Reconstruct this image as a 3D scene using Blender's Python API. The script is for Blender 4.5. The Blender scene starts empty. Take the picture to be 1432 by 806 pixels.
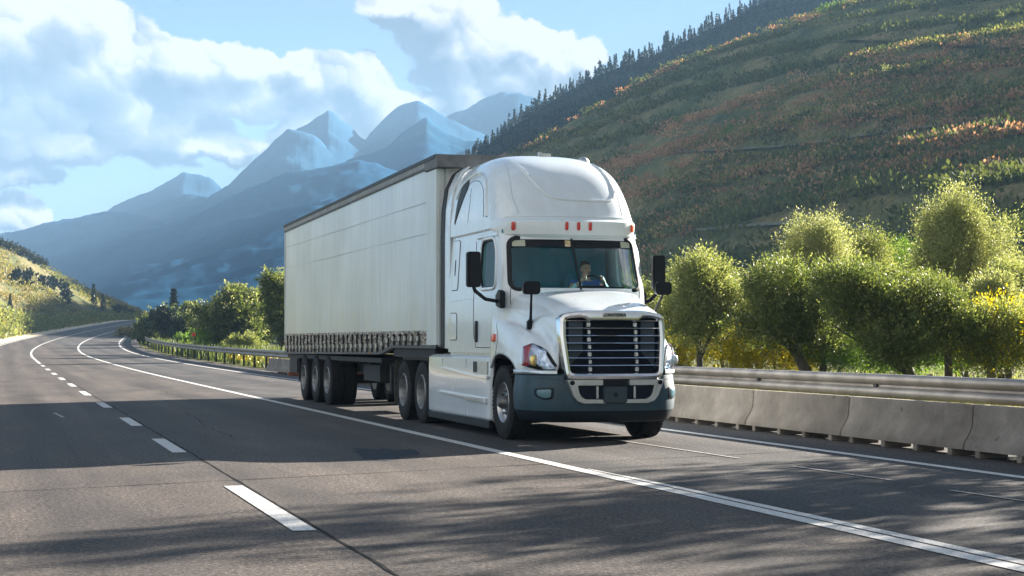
import bpy, bmesh, math, random
import numpy as np
from mathutils import Vector, Matrix
from mathutils.bvhtree import BVHTree
R = math.radians
random.seed(7)
scn = bpy.context.scene
col = scn.collection

# ------------------------------------------------------------------ camera constants
FPX, EYE, HOR = 2300.0, 1.41, 476.0          # focal length in photo pixels, eye height, horizon row
YAW = math.atan(716 / FPX)
SY, CY = math.sin(YAW), math.cos(YAW)
def dirv(px, py):
    a = (px - 716) / FPX
    return (SY + CY * a, CY - SY * a, (HOR - py) / FPX)
def at_depth(px, py, d):                       # world point seen at a photo pixel at a distance
    v = dirv(px, py)
    return (v[0] * d, v[1] * d, EYE + v[2] * d)
def zroad(Y):
    if Y < 60: return 0.0
    if Y < 330: return 6.8e-5 * (Y - 60) ** 2
    z0, m = 6.8e-5 * 270 ** 2, 2 * 6.8e-5 * 270
    t = Y - 330
    return z0 + m * 45 * (1 - math.exp(-t / 45)) if t < 400 else z0 + m * 45
def cx(Y): return 0.0 if Y < 115 else 5e-4 * (Y - 115) ** 2
def road_pt(off, Y, dz=0.0):
    m = 0.0 if Y < 115 else 1e-3 * (Y - 115)
    L = math.hypot(1, m)
    return (cx(Y) + off / L, Y - off * m / L, zroad(Y) + dz)

# ------------------------------------------------------------------ material helpers
def new_mat(name):
    m = bpy.data.materials.new(name); m.use_nodes = True
    nt = m.node_tree
    return m, nt, nt.nodes['Principled BSDF'], nt.nodes['Material Output']
def simple(name, c, rough=.5, metal=0., coat=0., noise=.0, scale=20., bump=0., spec=.5):
    m, nt, b, o = new_mat(name)
    b.inputs['Base Color'].default_value = (*c, 1); b.inputs['Roughness'].default_value = rough
    b.inputs['Metallic'].default_value = metal; b.inputs['Coat Weight'].default_value = coat
    b.inputs['Specular IOR Level'].default_value = spec
    if noise or bump:
        tc = nt.nodes.new('ShaderNodeTexCoord'); n = nt.nodes.new('ShaderNodeTexNoise')
        n.inputs['Scale'].default_value = scale; n.inputs['Detail'].default_value = 6
        nt.links.new(tc.outputs['Object'], n.inputs['Vector'])
        if noise:
            r = nt.nodes.new('ShaderNodeMapRange')
            r.inputs['From Min'].default_value = .3; r.inputs['From Max'].default_value = .7
            r.inputs['To Min'].default_value = 1 - noise; r.inputs['To Max'].default_value = 1 + noise
            nt.links.new(n.outputs['Fac'], r.inputs['Value'])
            mx = nt.nodes.new('ShaderNodeVectorMath'); mx.operation = 'SCALE'
            mx.inputs[0].default_value = c
            nt.links.new(r.outputs['Result'], mx.inputs['Scale'])
            nt.links.new(mx.outputs[0], b.inputs['Base Color'])
        if bump:
            bp = nt.nodes.new('ShaderNodeBump'); bp.inputs['Strength'].default_value = bump; bp.inputs['Distance'].default_value = .02
            nt.links.new(n.outputs['Fac'], bp.inputs['Height']); nt.links.new(bp.outputs[0], b.inputs['Normal'])
    return m
def leaf_mat(name, ca, cb, scale=1.2, trans=.45, tint=(1.25, 1.25, .55), spec=.35, rgh=.5):
    m = bpy.data.materials.new(name); m.use_nodes = True; nt = m.node_tree; N = nt.nodes; N.clear()
    out = N.new('ShaderNodeOutputMaterial'); tc = N.new('ShaderNodeTexCoord'); n = N.new('ShaderNodeTexNoise')
    n.inputs['Scale'].default_value = scale; n.inputs['Detail'].default_value = 4; n.inputs['Roughness'].default_value = .7
    nt.links.new(tc.outputs['Object'], n.inputs['Vector'])
    geo = N.new('ShaderNodeNewGeometry')
    ad = N.new('ShaderNodeMath'); ad.operation = 'MULTIPLY_ADD'; ad.inputs[1].default_value = .35
    nt.links.new(geo.outputs['Random Per Island'], ad.inputs[0]); nt.links.new(n.outputs['Fac'], ad.inputs[2])
    cr = N.new('ShaderNodeValToRGB'); cr.color_ramp.elements[0].position = .42; cr.color_ramp.elements[1].position = .9
    cr.color_ramp.elements[0].color = (*ca, 1); cr.color_ramp.elements[1].color = (*cb, 1)
    nt.links.new(ad.outputs[0], cr.inputs['Fac'])
    d = N.new('ShaderNodeBsdfPrincipled'); d.inputs['Roughness'].default_value = rgh; d.inputs['Specular IOR Level'].default_value = spec
    t = N.new('ShaderNodeBsdfTranslucent'); mix = N.new('ShaderNodeMixShader'); mix.inputs[0].default_value = trans
    vm = N.new('ShaderNodeVectorMath'); vm.operation = 'MULTIPLY'; vm.inputs[1].default_value = tint
    nt.links.new(cr.outputs[0], d.inputs['Base Color']); nt.links.new(cr.outputs[0], vm.inputs[0])
    nt.links.new(vm.outputs[0], t.inputs['Color'])
    nt.links.new(d.outputs[0], mix.inputs[1]); nt.links.new(t.outputs[0], mix.inputs[2]); nt.links.new(mix.outputs[0], out.inputs['Surface'])
    return m

# ------------------------------------------------------------------ mesh builder
class MB:
    def __init__(s): s.v = []; s.f = []
    def add(s, vs, fs):
        o = len(s.v); s.v += [tuple(p) for p in vs]; s.f += [tuple(i + o for i in f) for f in fs]; return s
    def box(s, x0, x1, y0, y1, z0, z1):
        p = [(x, y, z) for z in (z0, z1) for y in (y0, y1) for x in (x0, x1)]
        return s.add(p, [(0, 2, 3, 1), (4, 5, 7, 6), (0, 1, 5, 4), (2, 6, 7, 3), (0, 4, 6, 2), (1, 3, 7, 5)])
    def tube(s, path, r, n=8, cap=True):
        path = [Vector(p) for p in path]; rs = r if isinstance(r, (list, tuple)) else [r] * len(path)
        vs, fs = [], []; up = None
        for i, p in enumerate(path):
            t = (path[min(i + 1, len(path) - 1)] - path[max(i - 1, 0)]).normalized()
            if up is None: up = Vector((0, 0, 1)) if abs(t.z) < .9 else Vector((1, 0, 0))
            a = t.cross(up).normalized(); b = a.cross(t).normalized(); up = b
            for k in range(n):
                q = 2 * math.pi * k / n; vs.append(p + (a * math.cos(q) + b * math.sin(q)) * rs[i])
        for i in range(len(path) - 1):
            for k in range(n):
                fs.append((i * n + k, i * n + (k + 1) % n, (i + 1) * n + (k + 1) % n, (i + 1) * n + k))
        if cap: fs += [tuple(range(n - 1, -1, -1)), tuple((len(path) - 1) * n + k for k in range(n))]
        return s.add(vs, fs)
    def lathe_x(s, prof, c, n=48):               # profile (x offset, radius) turned about the X axis
        vs, fs = [], []; m = len(prof)
        for k in range(n):
            q = 2 * math.pi * k / n
            for (x, r) in prof: vs.append((c[0] + x, c[1] + r * math.cos(q), c[2] + r * math.sin(q)))
        for k in range(n):
            for j in range(m - 1):
                a = k * m + j; b = ((k + 1) % n) * m + j
                fs.append((a, b, b + 1, a + 1))
        return s.add(vs, fs)
    def prism(s, poly, axis, a, b):              # poly in the two other axes, extruded along axis from a to b
        def P(u, v, w):
            return {'x': (w, u, v), 'y': (u, w, v), 'z': (u, v, w)}[axis]
        n = len(poly)
        vs = [P(u, v, a) for u, v in poly] + [P(u, v, b) for u, v in poly]
        fs = [tuple(range(n)), tuple(range(2 * n - 1, n - 1, -1))] + [(i, i + n, (i + 1) % n + n, (i + 1) % n) for i in range(n)]
        return s.add(vs, fs)
    def grid(s, rows, closed=False):
        n, m = len(rows), len(rows[0]); vs = [p for r in rows for p in r]; fs = []
        for i in range(n - 1):
            for j in range(m if closed else m - 1):
                k = (j + 1) % m
                fs.append((i * m + j, i * m + k, (i + 1) * m + k, (i + 1) * m + j))
        return s.add(vs, fs)
    def mesh(s, name, smooth=None, bev=0):
        me = bpy.data.meshes.new(name); me.from_pydata(s.v, [], s.f); me.update()
        bm = bmesh.new(); bm.from_mesh(me)
        if bev:
            bmesh.ops.bevel(bm, geom=[e for e in bm.edges if len(e.link_faces) == 2 and e.calc_face_angle(0) > .6], offset=bev, segments=2, affect='EDGES', clamp_overlap=True)
        bmesh.ops.recalc_face_normals(bm, faces=bm.faces); bm.to_mesh(me); bm.free()
        if smooth is not None:
            me.polygons.foreach_set('use_smooth', [True] * len(me.polygons)); me.set_sharp_from_angle(angle=R(smooth))
        return me
    def build(s, name, mat, parent=None, smooth=None, bev=0):
        return link(name, s.mesh(name, smooth, bev), mat, parent)
def link(name, me, mat=None, parent=None):
    o = bpy.data.objects.new(name, me); col.objects.link(o)
    if mat is not None and not me.materials: me.materials.append(mat)
    if parent is not None: o.parent = parent
    return o
def quads_mesh(name, V):                          # V: (n,4,3) array
    V = np.asarray(V, dtype=np.float32); n = len(V); me = bpy.data.meshes.new(name)
    me.vertices.add(4 * n); me.vertices.foreach_set('co', V.reshape(-1))
    me.loops.add(4 * n); me.loops.foreach_set('vertex_index', np.arange(4 * n, dtype=np.int32))
    me.polygons.add(n); me.polygons.foreach_set('loop_start', np.arange(0, 4 * n, 4, dtype=np.int32))
    me.polygons.foreach_set('loop_total', np.full(n, 4, dtype=np.int32))
    me.update(calc_edges=True); return me
def thing(name, label, cat, loc=(0, 0, 0), group=None):
    o = bpy.data.objects.new(name, None); col.objects.link(o); o.location = loc
    o.empty_display_size = .2; return tag(o, label, cat, group)
def tag(o, label, cat, group=None, kind=None):
    if label: o['label'] = label
    if cat: o['category'] = cat
    if group: o['group'] = group
    if kind: o['kind'] = kind
    return o
def struct(o): o['kind'] = 'structure'; return o
def stuff(o, label=None, cat=None):
    o['kind'] = 'stuff'
    return tag(o, label, cat)
def copy_tree(o, parent=None):
    c = o.copy(); col.objects.link(c)
    if parent is not None: c.parent = parent
    for ch in list(o.children): copy_tree(ch, c)
    return c
def boolean(me, cutters, op='DIFFERENCE', name='cut'):
    a = bpy.data.objects.new('t', me); col.objects.link(a); tmp = [a]
    for cme in cutters:
        b = bpy.data.objects.new('c', cme); col.objects.link(b); tmp.append(b)
        md = a.modifiers.new('b', 'BOOLEAN'); md.operation = op; md.object = b; md.solver = 'EXACT'
    dg = bpy.context.evaluated_depsgraph_get(); dg.update()
    r = bpy.data.meshes.new_from_object(a.evaluated_get(dg), depsgraph=dg); r.name = name
    for t in tmp: bpy.data.objects.remove(t)
    return r
def smooth_me(me, ang=35):
    me.polygons.foreach_set('use_smooth', [True] * len(me.polygons)); me.set_sharp_from_angle(angle=R(ang)); return me
def rrect(x0, x1, z0, z1, r, n=5):
    out = []
    for (cxx, cz, a0) in ((x1 - r, z1 - r, 0), (x0 + r, z1 - r, 90), (x0 + r, z0 + r, 180), (x1 - r, z0 + r, 270)):
        for k in range(n + 1):
            a = R(a0 + 90 * k / n); out.append((cxx + r * math.cos(a), cz + r * math.sin(a)))
    return out
def rpoly(P, r, n=5):                              # rounded polygon
    out = []; m = len(P)
    for i in range(m):
        p = Vector(P[i]).to_2d(); a = Vector(P[i - 1]).to_2d(); b = Vector(P[(i + 1) % m]).to_2d()
        da, db = (a - p), (b - p); rr = min(r, da.length * .45, db.length * .45)
        s, e = p + da.normalized() * rr, p + db.normalized() * rr
        for k in range(n + 1):
            t = k / n; q = s * (1 - t) ** 2 + p * 2 * t * (1 - t) + e * t * t; out.append((q.x, q.y))
    return out
def pchip(xs, ys, x):
    xs = np.asarray(xs, float); ys = np.asarray(ys, float); x = np.clip(np.asarray(x, float), xs[0], xs[-1])
    h = np.diff(xs); d = np.diff(ys) / h; m = np.zeros(len(xs)); m[0], m[-1] = d[0], d[-1]
    for i in range(1, len(xs) - 1): m[i] = 0 if d[i - 1] * d[i] <= 0 else 2 * d[i - 1] * d[i] / (d[i - 1] + d[i])
    k = np.clip(np.searchsorted(xs, x) - 1, 0, len(xs) - 2); t = (x - xs[k]) / h[k]
    return (2*t**3-3*t**2+1)*ys[k] + (t**3-2*t**2+t)*h[k]*m[k] + (-2*t**3+3*t**2)*ys[k+1] + (t**3-t**2)*h[k]*m[k+1]
class Skin:                                        # lays outlines onto a curved surface
    def __init__(s, me): s.b = BVHTree.FromPolygons([v.co.copy() for v in me.vertices], [tuple(p.vertices) for p in me.polygons])
    def hit(s, u, v, axis, off):
        if axis == 'front': o, d = Vector((u, -3, v)), Vector((0, 1, 0))
        elif axis == 'left': o, d = Vector((-4, u, v)), Vector((1, 0, 0))
        else: o, d = Vector((4, u, v)), Vector((-1, 0, 0))
        h = s.b.ray_cast(o, d)
        if h[0] is None:
            h = s.b.find_nearest(Vector((u, .5, v)) if axis == 'front' else Vector((-1.1 if axis == 'left' else 1.1, u, v)))
        n = h[1]
        if n.dot(d) > 0: n = -n
        return h[0] + n * off
    def pad(s, poly, axis, off, name, mat, parent, rings=6, base=-.01, center=None):
        n = len(poly); c = center or (sum(p[0] for p in poly) / n, sum(p[1] for p in poly) / n)
        rows = []
        for k in range(rings + 1):
            t = max(k / rings, .02)
            rows.append([s.hit(c[0] + (p[0] - c[0]) * t, c[1] + (p[1] - c[1]) * t, axis, off if k < rings else off * .75) for p in poly])
        rows.append([s.hit(p[0], p[1], axis, base) for p in poly])
        mb = MB(); mb.grid(rows, closed=True); mb.f.append(tuple(range(n)))
        return mb.build(name, mat, parent, smooth=40)
    def ring(s, poly, axis, off, wid, name, mat, parent, base=-.01):
        n = len(poly); P = [Vector(p) for p in poly]; outp = []
        for i in range(n):
            t = (P[(i + 1) % n] - P[i - 1]).normalized(); outp.append(P[i] + Vector((t.y, -t.x)) * wid)
        a = sum(P[i].x * P[(i + 1) % n].y - P[(i + 1) % n].x * P[i].y for i in range(n))
        if a < 0: outp = [2 * p - q for p, q in zip(P, outp)]
        rows = []
        for (t, o) in ((0, base), (0, off * .7), (.25, off), (.75, off), (1, off * .5), (1, base)):
            rows.append([s.hit(*(p.lerp(q, t)), axis, o) for p, q in zip(P, outp)])
        mb = MB(); mb.grid(rows, closed=True)
        return mb.build(name, mat, parent, smooth=50)
    def line(s, pts, axis, r, name, mat, parent, off=0., step=.05):
        path = []
        for (a, b) in zip(pts[:-1], pts[1:]):
            k = max(1, int(math.dist(a, b) / step))
            path += [s.hit(a[0] + (b[0] - a[0]) * i / k, a[1] + (b[1] - a[1]) * i / k, axis, off) for i in range(k)]
        path.append(s.hit(*pts[-1], axis, off))
        mb = MB(); mb.tube(path, r, 6)
        return mb.build(name, mat, parent, smooth=60)
def arc2(c, r, a0, a1, n=12, ry=None):
    ry = ry or r
    return [(c[0] + r * math.cos(R(a0 + (a1 - a0) * k / n)), c[1] + ry * math.sin(R(a0 + (a1 - a0) * k / n))) for k in range(n + 1)]
HZTOP, HZC, HZD = 460, (.33, .57, .88), 2.2e-4
# ================================================================== MATERIALS
def car_paint(name, c, rough=.22, coat=.8, dirt=.10):
    m, nt, b, o = new_mat(name)
    tc = nt.nodes.new('ShaderNodeTexCoord'); n = nt.nodes.new('ShaderNodeTexNoise')
    mp = nt.nodes.new('ShaderNodeMapping'); mp.inputs['Scale'].default_value = (2, 2, .6)
    nt.links.new(tc.outputs['Object'], mp.inputs[0]); nt.links.new(mp.outputs[0], n.inputs['Vector'])
    n.inputs['Scale'].default_value = 2.2; n.inputs['Detail'].default_value = 8; n.inputs['Roughness'].default_value = .65
    cr = nt.nodes.new('ShaderNodeValToRGB'); cr.color_ramp.elements[0].position = .3; cr.color_ramp.elements[1].position = .62
    cr.color_ramp.elements[0].color = (c[0] * (1 - dirt * 1.2), c[1] * (1 - dirt * 1.25), c[2] * (1 - dirt * 1.35), 1); cr.color_ramp.elements[1].color = (*c, 1)
    nt.links.new(n.outputs['Fac'], cr.inputs['Fac']); nt.links.new(cr.outputs[0], b.inputs['Base Color'])
    rr = nt.nodes.new('ShaderNodeMapRange'); rr.inputs['To Min'].default_value = rough + .14; rr.inputs['To Max'].default_value = rough - .08
    nt.links.new(n.outputs['Fac'], rr.inputs[0]); nt.links.new(rr.outputs[0], b.inputs['Roughness'])
    b.inputs['Coat Weight'].default_value = coat; b.inputs['Coat Roughness'].default_value = .08
    return m
M_white = car_paint('white_paint', (.70, .77, .83), dirt=.09)
M_bump = car_paint('blue_grey_plastic', (.022, .058, .084), .5, .0, .25)
M_lower = simple('black_valance', (.007, .012, .017), .6, noise=.2, spec=.2)
M_chrome = simple('chrome', (.72, .74, .76), .16, 1.0, noise=.05, scale=6)
M_alu = simple('brushed_aluminium', (.55, .56, .57), .34, .9, noise=.12, scale=9)
M_black = simple('black_plastic', (.006, .008, .012), .45, noise=.15, scale=8, spec=.22)
M_rubber = simple('tyre_rubber', (.014, .0135, .0135), .8, noise=.35, scale=14, bump=.15, spec=.25)
M_dark = simple('dark_frame_metal', (.014, .014, .015), .7, noise=.3, scale=6)
M_seam = simple('panel_gap', (.05, .05, .05), .8)
M_glassdark = simple('dark_lens', (.02, .03, .04), .12)
M_red = simple('red_lens', (.50, .03, .03), .2, coat=.6)
M_amber = simple('amber_lens', (.75, .09, .02), .2, coat=.6)
M_beige = simple('beige_fabric', (.42, .40, .35), .85, noise=.08, scale=4)
M_grill = simple('grille_mesh', (.004, .008, .016), .7, noise=.2, scale=60, spec=.15)
M_trailgrey = simple('trailer_grey_rim', (.10, .108, .115), .6, noise=.3, scale=5)
M_hub = simple('hub_steel', (.16, .165, .17), .45, .7, noise=.3, scale=16)
M_navy = simple('cab_interior', (.06, .26, .38), .85, noise=.1, scale=3)
M_teal = simple('dashboard', (.07, .24, .24), .6, noise=.2, scale=6)
def glass(name, tint, refl=1.0):
    m = bpy.data.materials.new(name); m.use_nodes = True; nt = m.node_tree; N = nt.nodes; N.clear()
    o = N.new('ShaderNodeOutputMaterial'); t = N.new('ShaderNodeBsdfTransparent'); g = N.new('ShaderNodeBsdfGlossy')
    t.inputs[0].default_value = (*tint, 1); g.inputs['Roughness'].default_value = .03
    f = N.new('ShaderNodeFresnel'); f.inputs[0].default_value = 1.55; mx = N.new('ShaderNodeMixShader')
    mm = N.new('ShaderNodeMath'); mm.operation = 'MULTIPLY'; mm.inputs[1].default_value = refl
    nt.links.new(f.outputs[0], mm.inputs[0]); nt.links.new(mm.outputs[0], mx.inputs[0])
    nt.links.new(t.outputs[0], mx.inputs[1]); nt.links.new(g.outputs[0], mx.inputs[2]); nt.links.new(mx.outputs[0], o.inputs[0])
    return m
M_glass = glass('tinted_glass', (.58, .84, .87), .55); M_clear = glass('clear_lens', (.9, .93, .96), .8)

# ================================================================== TRACTOR
T0 = (7.98, 20.9, 0)
truck = thing('semi_truck', 'white long-nose sleeper truck with chrome grille and blue-grey bumper driving towards the viewer', 'truck', T0)

def cab_dims(z):
    w = float(pchip([1.1, 1.9, 2.2, 3.06], [1.14, 1.14, 1.125, 1.07], z))
    f = 1.45 + max(0, z - 2.15) * .30
    return w, f
NX = 2.6
def plan_loop(w, f, back, d=0, n=NX, cor=.42, m=36, k=8):
    w -= d; f += d; back -= d; yc = f + cor; L = []
    for i in range(k): L.append((-w, back - (back - yc) * i / k))
    for i in range(m + 1):
        q = R(-90 + 180 * i / m); s, c = math.sin(q), max(math.cos(q), 0)
        L.append((w * math.copysign(abs(s) ** (2 / n), s), yc - cor * c ** (2 / n)))
    for i in range(1, k + 1): L.append((w, yc + (back - yc) * i / k))
    for i in range(1, k): L.append((w - 2 * w * i / k, back))
    return L
ZS = np.linspace(1.22, 3.05, 26)
rows = []
for z in ZS: w, f = cab_dims(z); rows.append([(x, y, z) for x, y in plan_loop(w, f, 4.49)])
for z in ZS[::-1]: w, f = cab_dims(z); rows.append([(x, y, z) for x, y in plan_loop(w, f, 4.49, .055)])
rows.append(rows[0])
nl = len(rows[0]); mb = MB(); mb.grid(rows[:-1], closed=True)
nr = len(rows) - 1
for j in range(nl): mb.f.append(((nr - 1) * nl + j, (nr - 1) * nl + (j + 1) % nl, (j + 1) % nl, j))
cab_me = mb.mesh('cab')
skin = Skin(cab_me)
WS = rpoly([(-.985, 2.16), (.985, 2.16), (.945, 2.87), (-.945, 2.87)], .10)
SW = rpoly([(1.93, 2.20), (2.62, 2.20), (2.72, 2.36), (2.72, 2.88), (2.14, 2.88), (2.01, 2.70)], .13)
cut1 = MB().prism(WS, 'y', .5, 1.93).mesh('c1'); cut2 = MB().prism(SW, 'x', -1.6, 1.6).mesh('c2')
cab = link('cab_body', smooth_me(boolean(cab_me, [cut1, cut2], name='cab_body')), M_white, truck)
# glass
def glass_patch(name, axis, poly, off, parent, mat=M_glass):
    return skin.pad(poly, axis, off, name, mat, parent, rings=10, base=off)
def scaled(poly, s, c=None):
    c = c or (sum(p[0] for p in poly) / len(poly), sum(p[1] for p in poly) / len(poly))
    return [(c[0] + (p[0] - c[0]) * s, c[1] + (p[1] - c[1]) * s) for p in poly]
def pane(name, axis, poly, off, mat, parent, rings=10):
    n = len(poly); c = (sum(p[0] for p in poly) / n, sum(p[1] for p in poly) / n); rows = []
    for k in range(rings + 1):
        t = max(k / rings, .015); rows.append([skin.hit(c[0] + (p[0] - c[0]) * t, c[1] + (p[1] - c[1]) * t, axis, off) for p in poly])
    mb = MB(); mb.grid(rows, closed=True); mb.f.append(tuple(range(n)))
    return mb.build(name, mat, parent, smooth=60)
ws = pane('windshield', 'front', scaled(WS, 1.01), -.022, M_glass, truck)
skin.ring(scaled(WS, .985), 'front', .012, .055, 'window_seal', M_black, ws, base=-.02)
band = pane('tint_band', 'front', rpoly([(-.95, 2.755), (.95, 2.755), (.935, 2.885), (-.935, 2.885)], .03), -.012, M_black, ws)
skin.line([(.02, 2.14), (-.05, 2.88)], 'front', .017, 'centre_bar', M_black, ws, off=.0)
M_stick = simple('pale_sticker', (.42, .46, .36), .6); M_stick2 = simple('printed_sticker', (.5, .42, .25), .6, noise=.5, scale=30)
for (a, b, mt) in ((-.92, -.74, M_stick), (-.155, -.07, M_stick2), (.735, .90, M_stick)):
    pane('sticker', 'front', [(a, 2.77), (b, 2.77), (b, 2.86), (a, 2.86)], -.006, mt, ws, rings=3)
for sx, ax in ((-1, 'left'), (1, 'right')):
    g = pane('side_window', ax, scaled(SW, 1.01), -.022, M_glass, truck)
    skin.ring(scaled(SW, .975), ax, .012, .025, 'window_seal', M_black, g, base=-.02)
    skin.ring(scaled(SW, 1.04), ax, .022, .05, 'window_frame', M_white, g)
    # door: seams, handle, vents
    skin.line([(1.62, 2.3), (1.60, 1.75)], ax, .006, 'door_gap', M_seam, truck)
    skin.line([(2.02, 1.3), (2.9, 1.3), (3.02, 1.5), (3.06, 2.9)], ax, .006, 'door_gap', M_seam, truck)
    skin.line([(1.66, 2.06), (4.45, 2.02)], ax, .004, 'body_crease', M_white, truck, off=.001)
    h = skin.pad(rrect(2.80, 2.90, 1.38, 1.70, .04), ax, .03, 'door_handle', M_black, truck, rings=3)
    skin.pad(rrect(2.0, 3.0, 2.93, 2.985, .02), ax, .03, 'drip_moulding', M_white, truck, rings=3)
    for (y0, y1, z0, z1) in ((3.98, 4.36, 2.2, 2.97), (3.98, 4.38, 1.42, 1.83)):
        p = skin.pad(rrect(y0, y1, z0, z1, .06), ax, .014, 'side_panel', M_white, truck, rings=3)
        skin.ring(rrect(y0, y1, z0, z1, .06), ax, .006, .012, 'panel_edge', M_seam, p)
    skin.pad(rrect(4.13, 4.17, 2.42, 2.68, .018), ax, .022, 'vent_slot', M_black, truck, rings=2)
    skin.line([(1.98, 2.92), (2.03, 3.0), (2.15, 3.04), (4.45, 3.045)], ax, .012, 'drip_rail', M_white, truck, off=.008)
# rocker strip under cab
MB().box(-1.11, 1.11, 2.05, 4.48, 1.15, 1.225).build('rocker_strip', M_alu, truck, bev=.01)

# roof fairing
def cap_dims(z):
    w = float(pchip([2.90, 3.16, 3.42, 3.8, 4.02, 4.17, 4.24, 4.265], [1.105, 1.105, 1.085, 1.02, .92, .76, .58, .40], z))
    f = float(pchip([2.90, 2.95, 3.13, 3.18, 3.42, 3.8, 4.02, 4.17, 4.24, 4.265], [1.66, 1.58, 1.56, 1.65, 1.80, 2.10, 2.40, 2.80, 3.15, 3.45], z))
    return w, f
CZ = [2.90, 2.915, 2.94, 2.98, 3.05, 3.11, 3.135, 3.155, 3.175, 3.21, 3.3, 3.4, 3.5, 3.6, 3.7, 3.78, 3.86, 3.93, 3.99, 4.04, 4.085, 4.125, 4.16, 4.19, 4.215, 4.235, 4.25, 4.26, 4.265]
rows = []
for z in CZ:
    w, f = cap_dims(z); cor = .8
    L = plan_loop(w, f, 4.5, n=2.9, cor=min(cor, 4.5 - f - .1), m=40)
    k = max(0, (3.2 - z) / .3)
    rows.append([(x, y, z + .15 * k * min(1, max(0, (y - 1.9) / .4))) for x, y in L])
mb = MB(); mb.grid(rows, closed=True); mb.f.append(tuple((len(rows) - 1) * len(rows[0]) + j for j in range(len(rows[0])))); mb.f.append(tuple(range(len(rows[0]))))
cap_me = mb.mesh('roof_fairing', 30); cap = link('roof_fairing', cap_me, M_white, truck); cs = Skin(cap_me)
def capF(x, z): return (x, z)
crease = [(-.66, 4.10), (-.60, 3.95), (-.52, 3.78), (-.43, 3.62), (-.33, 3.52), (-.2, 3.475), (0, 3.46), (.35, 3.455), (.6, 3.46), (.70, 3.50), (.75, 3.6), (.74, 3.78), (.70, 3.95), (.64, 4.08)]
cs.line(crease, 'front', .021, 'raised_crease', M_white, cap, off=.002, step=.03)
cs.line([(-.98, 3.20), (-.4, 3.205), (.4, 3.205), (.98, 3.20)], 'front', .010, 'brow_edge', M_white, cap, off=.004)
cs.line([(.80, 3.24), (.80, 3.5), (.76, 3.85), (.69, 4.1)], 'front', .004, 'panel_gap', M_seam, cap)
cs.line([(-.80, 3.24), (-.84, 3.5), (-.80, 3.85), (-.73, 4.1)], 'front', .002, 'panel_gap', M_seam, cap)
for x in (-.90, -.16, .02, .20, .93):
    cs.pad(rrect(x - .022, x + .022, 3.0, 3.12, .02), 'front', .03, 'marker_light', M_red if abs(x) < .91 else M_amber, truck, rings=3)
for ax in ('left', 'right'):
    # arch-shaped recess edge and the teardrop window
    A = [(2.45, 3.24), (2.55, 3.5)] + arc2((3.45, 3.48), .88, 175, 20, 16, ry=.50)
    cs.line(A, ax, .028, 'arch_moulding', M_white, cap, off=.0)
    B = [(2.62, 3.24), (2.70, 3.5)] + arc2((3.45, 3.46), .74, 175, 20, 16, ry=.40)
    cs.line(B, ax, .005, 'panel_gap', M_seam, cap)
    tw = cs.pad(rpoly([(4.26, 3.20), (3.98, 3.50), (3.70, 3.80), (3.80, 3.92), (4.05, 3.86), (4.2, 3.6)], .10), ax, .012, 'sleeper_window', M_black, cap, rings=4)
    cs.line([(3.48, 3.22), (3.46, 3.5), (3.52, 3.76)], ax, .004, 'panel_gap', M_seam, cap)
MB().lathe_x([(0, 0)], (0, 0, 0), 3)
dm = MB(); rr_ = []
for i in range(9):
    a = R(90 * i / 8); rr_.append([(.70 + .10 * math.cos(a) * math.cos(R(q)), 3.25 + .10 * math.cos(a) * math.sin(R(q)), 4.15 + .12 * math.sin(a)) for q in range(0, 360, 20)])
dm.grid(rr_, closed=True).build('antenna_dome', M_alu, truck, smooth=60)
MB().box(.02, .19, 3.3, 3.42, 4.25, 4.31).box(.0, .05, 3.32, 3.4, 4.26, 4.33).build('roof_bracket', M_alu, truck, bev=.008)
# side extenders behind the cab
for s in (-1, 1):
    prof = [(1.115, 1.28), (1.115, 3.05), (1.10, 3.5), (1.05, 3.85), (.93, 4.1), (.8, 4.2)]
    rws = [[(s * x, y, z) for (x, z) in prof] for y in (4.50, 4.82)] + [[(s * (x - .03), y, z - .01) for (x, z) in prof] for y in (4.82, 4.50)]
    rws.append(rws[0])
    e = MB().grid(rws).build('side_extender', M_white, truck, smooth=30)
    rws = [[(s * (x + .012), y, z) for (x, z) in prof] for y in (4.82, 5.03)] + [[(s * (x - .035), y, z - .01) for (x, z) in prof] for y in (5.03, 4.82)]
    rws.append(rws[0])
    MB().grid(rws).build('rubber_edge', M_black, e)

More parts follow.
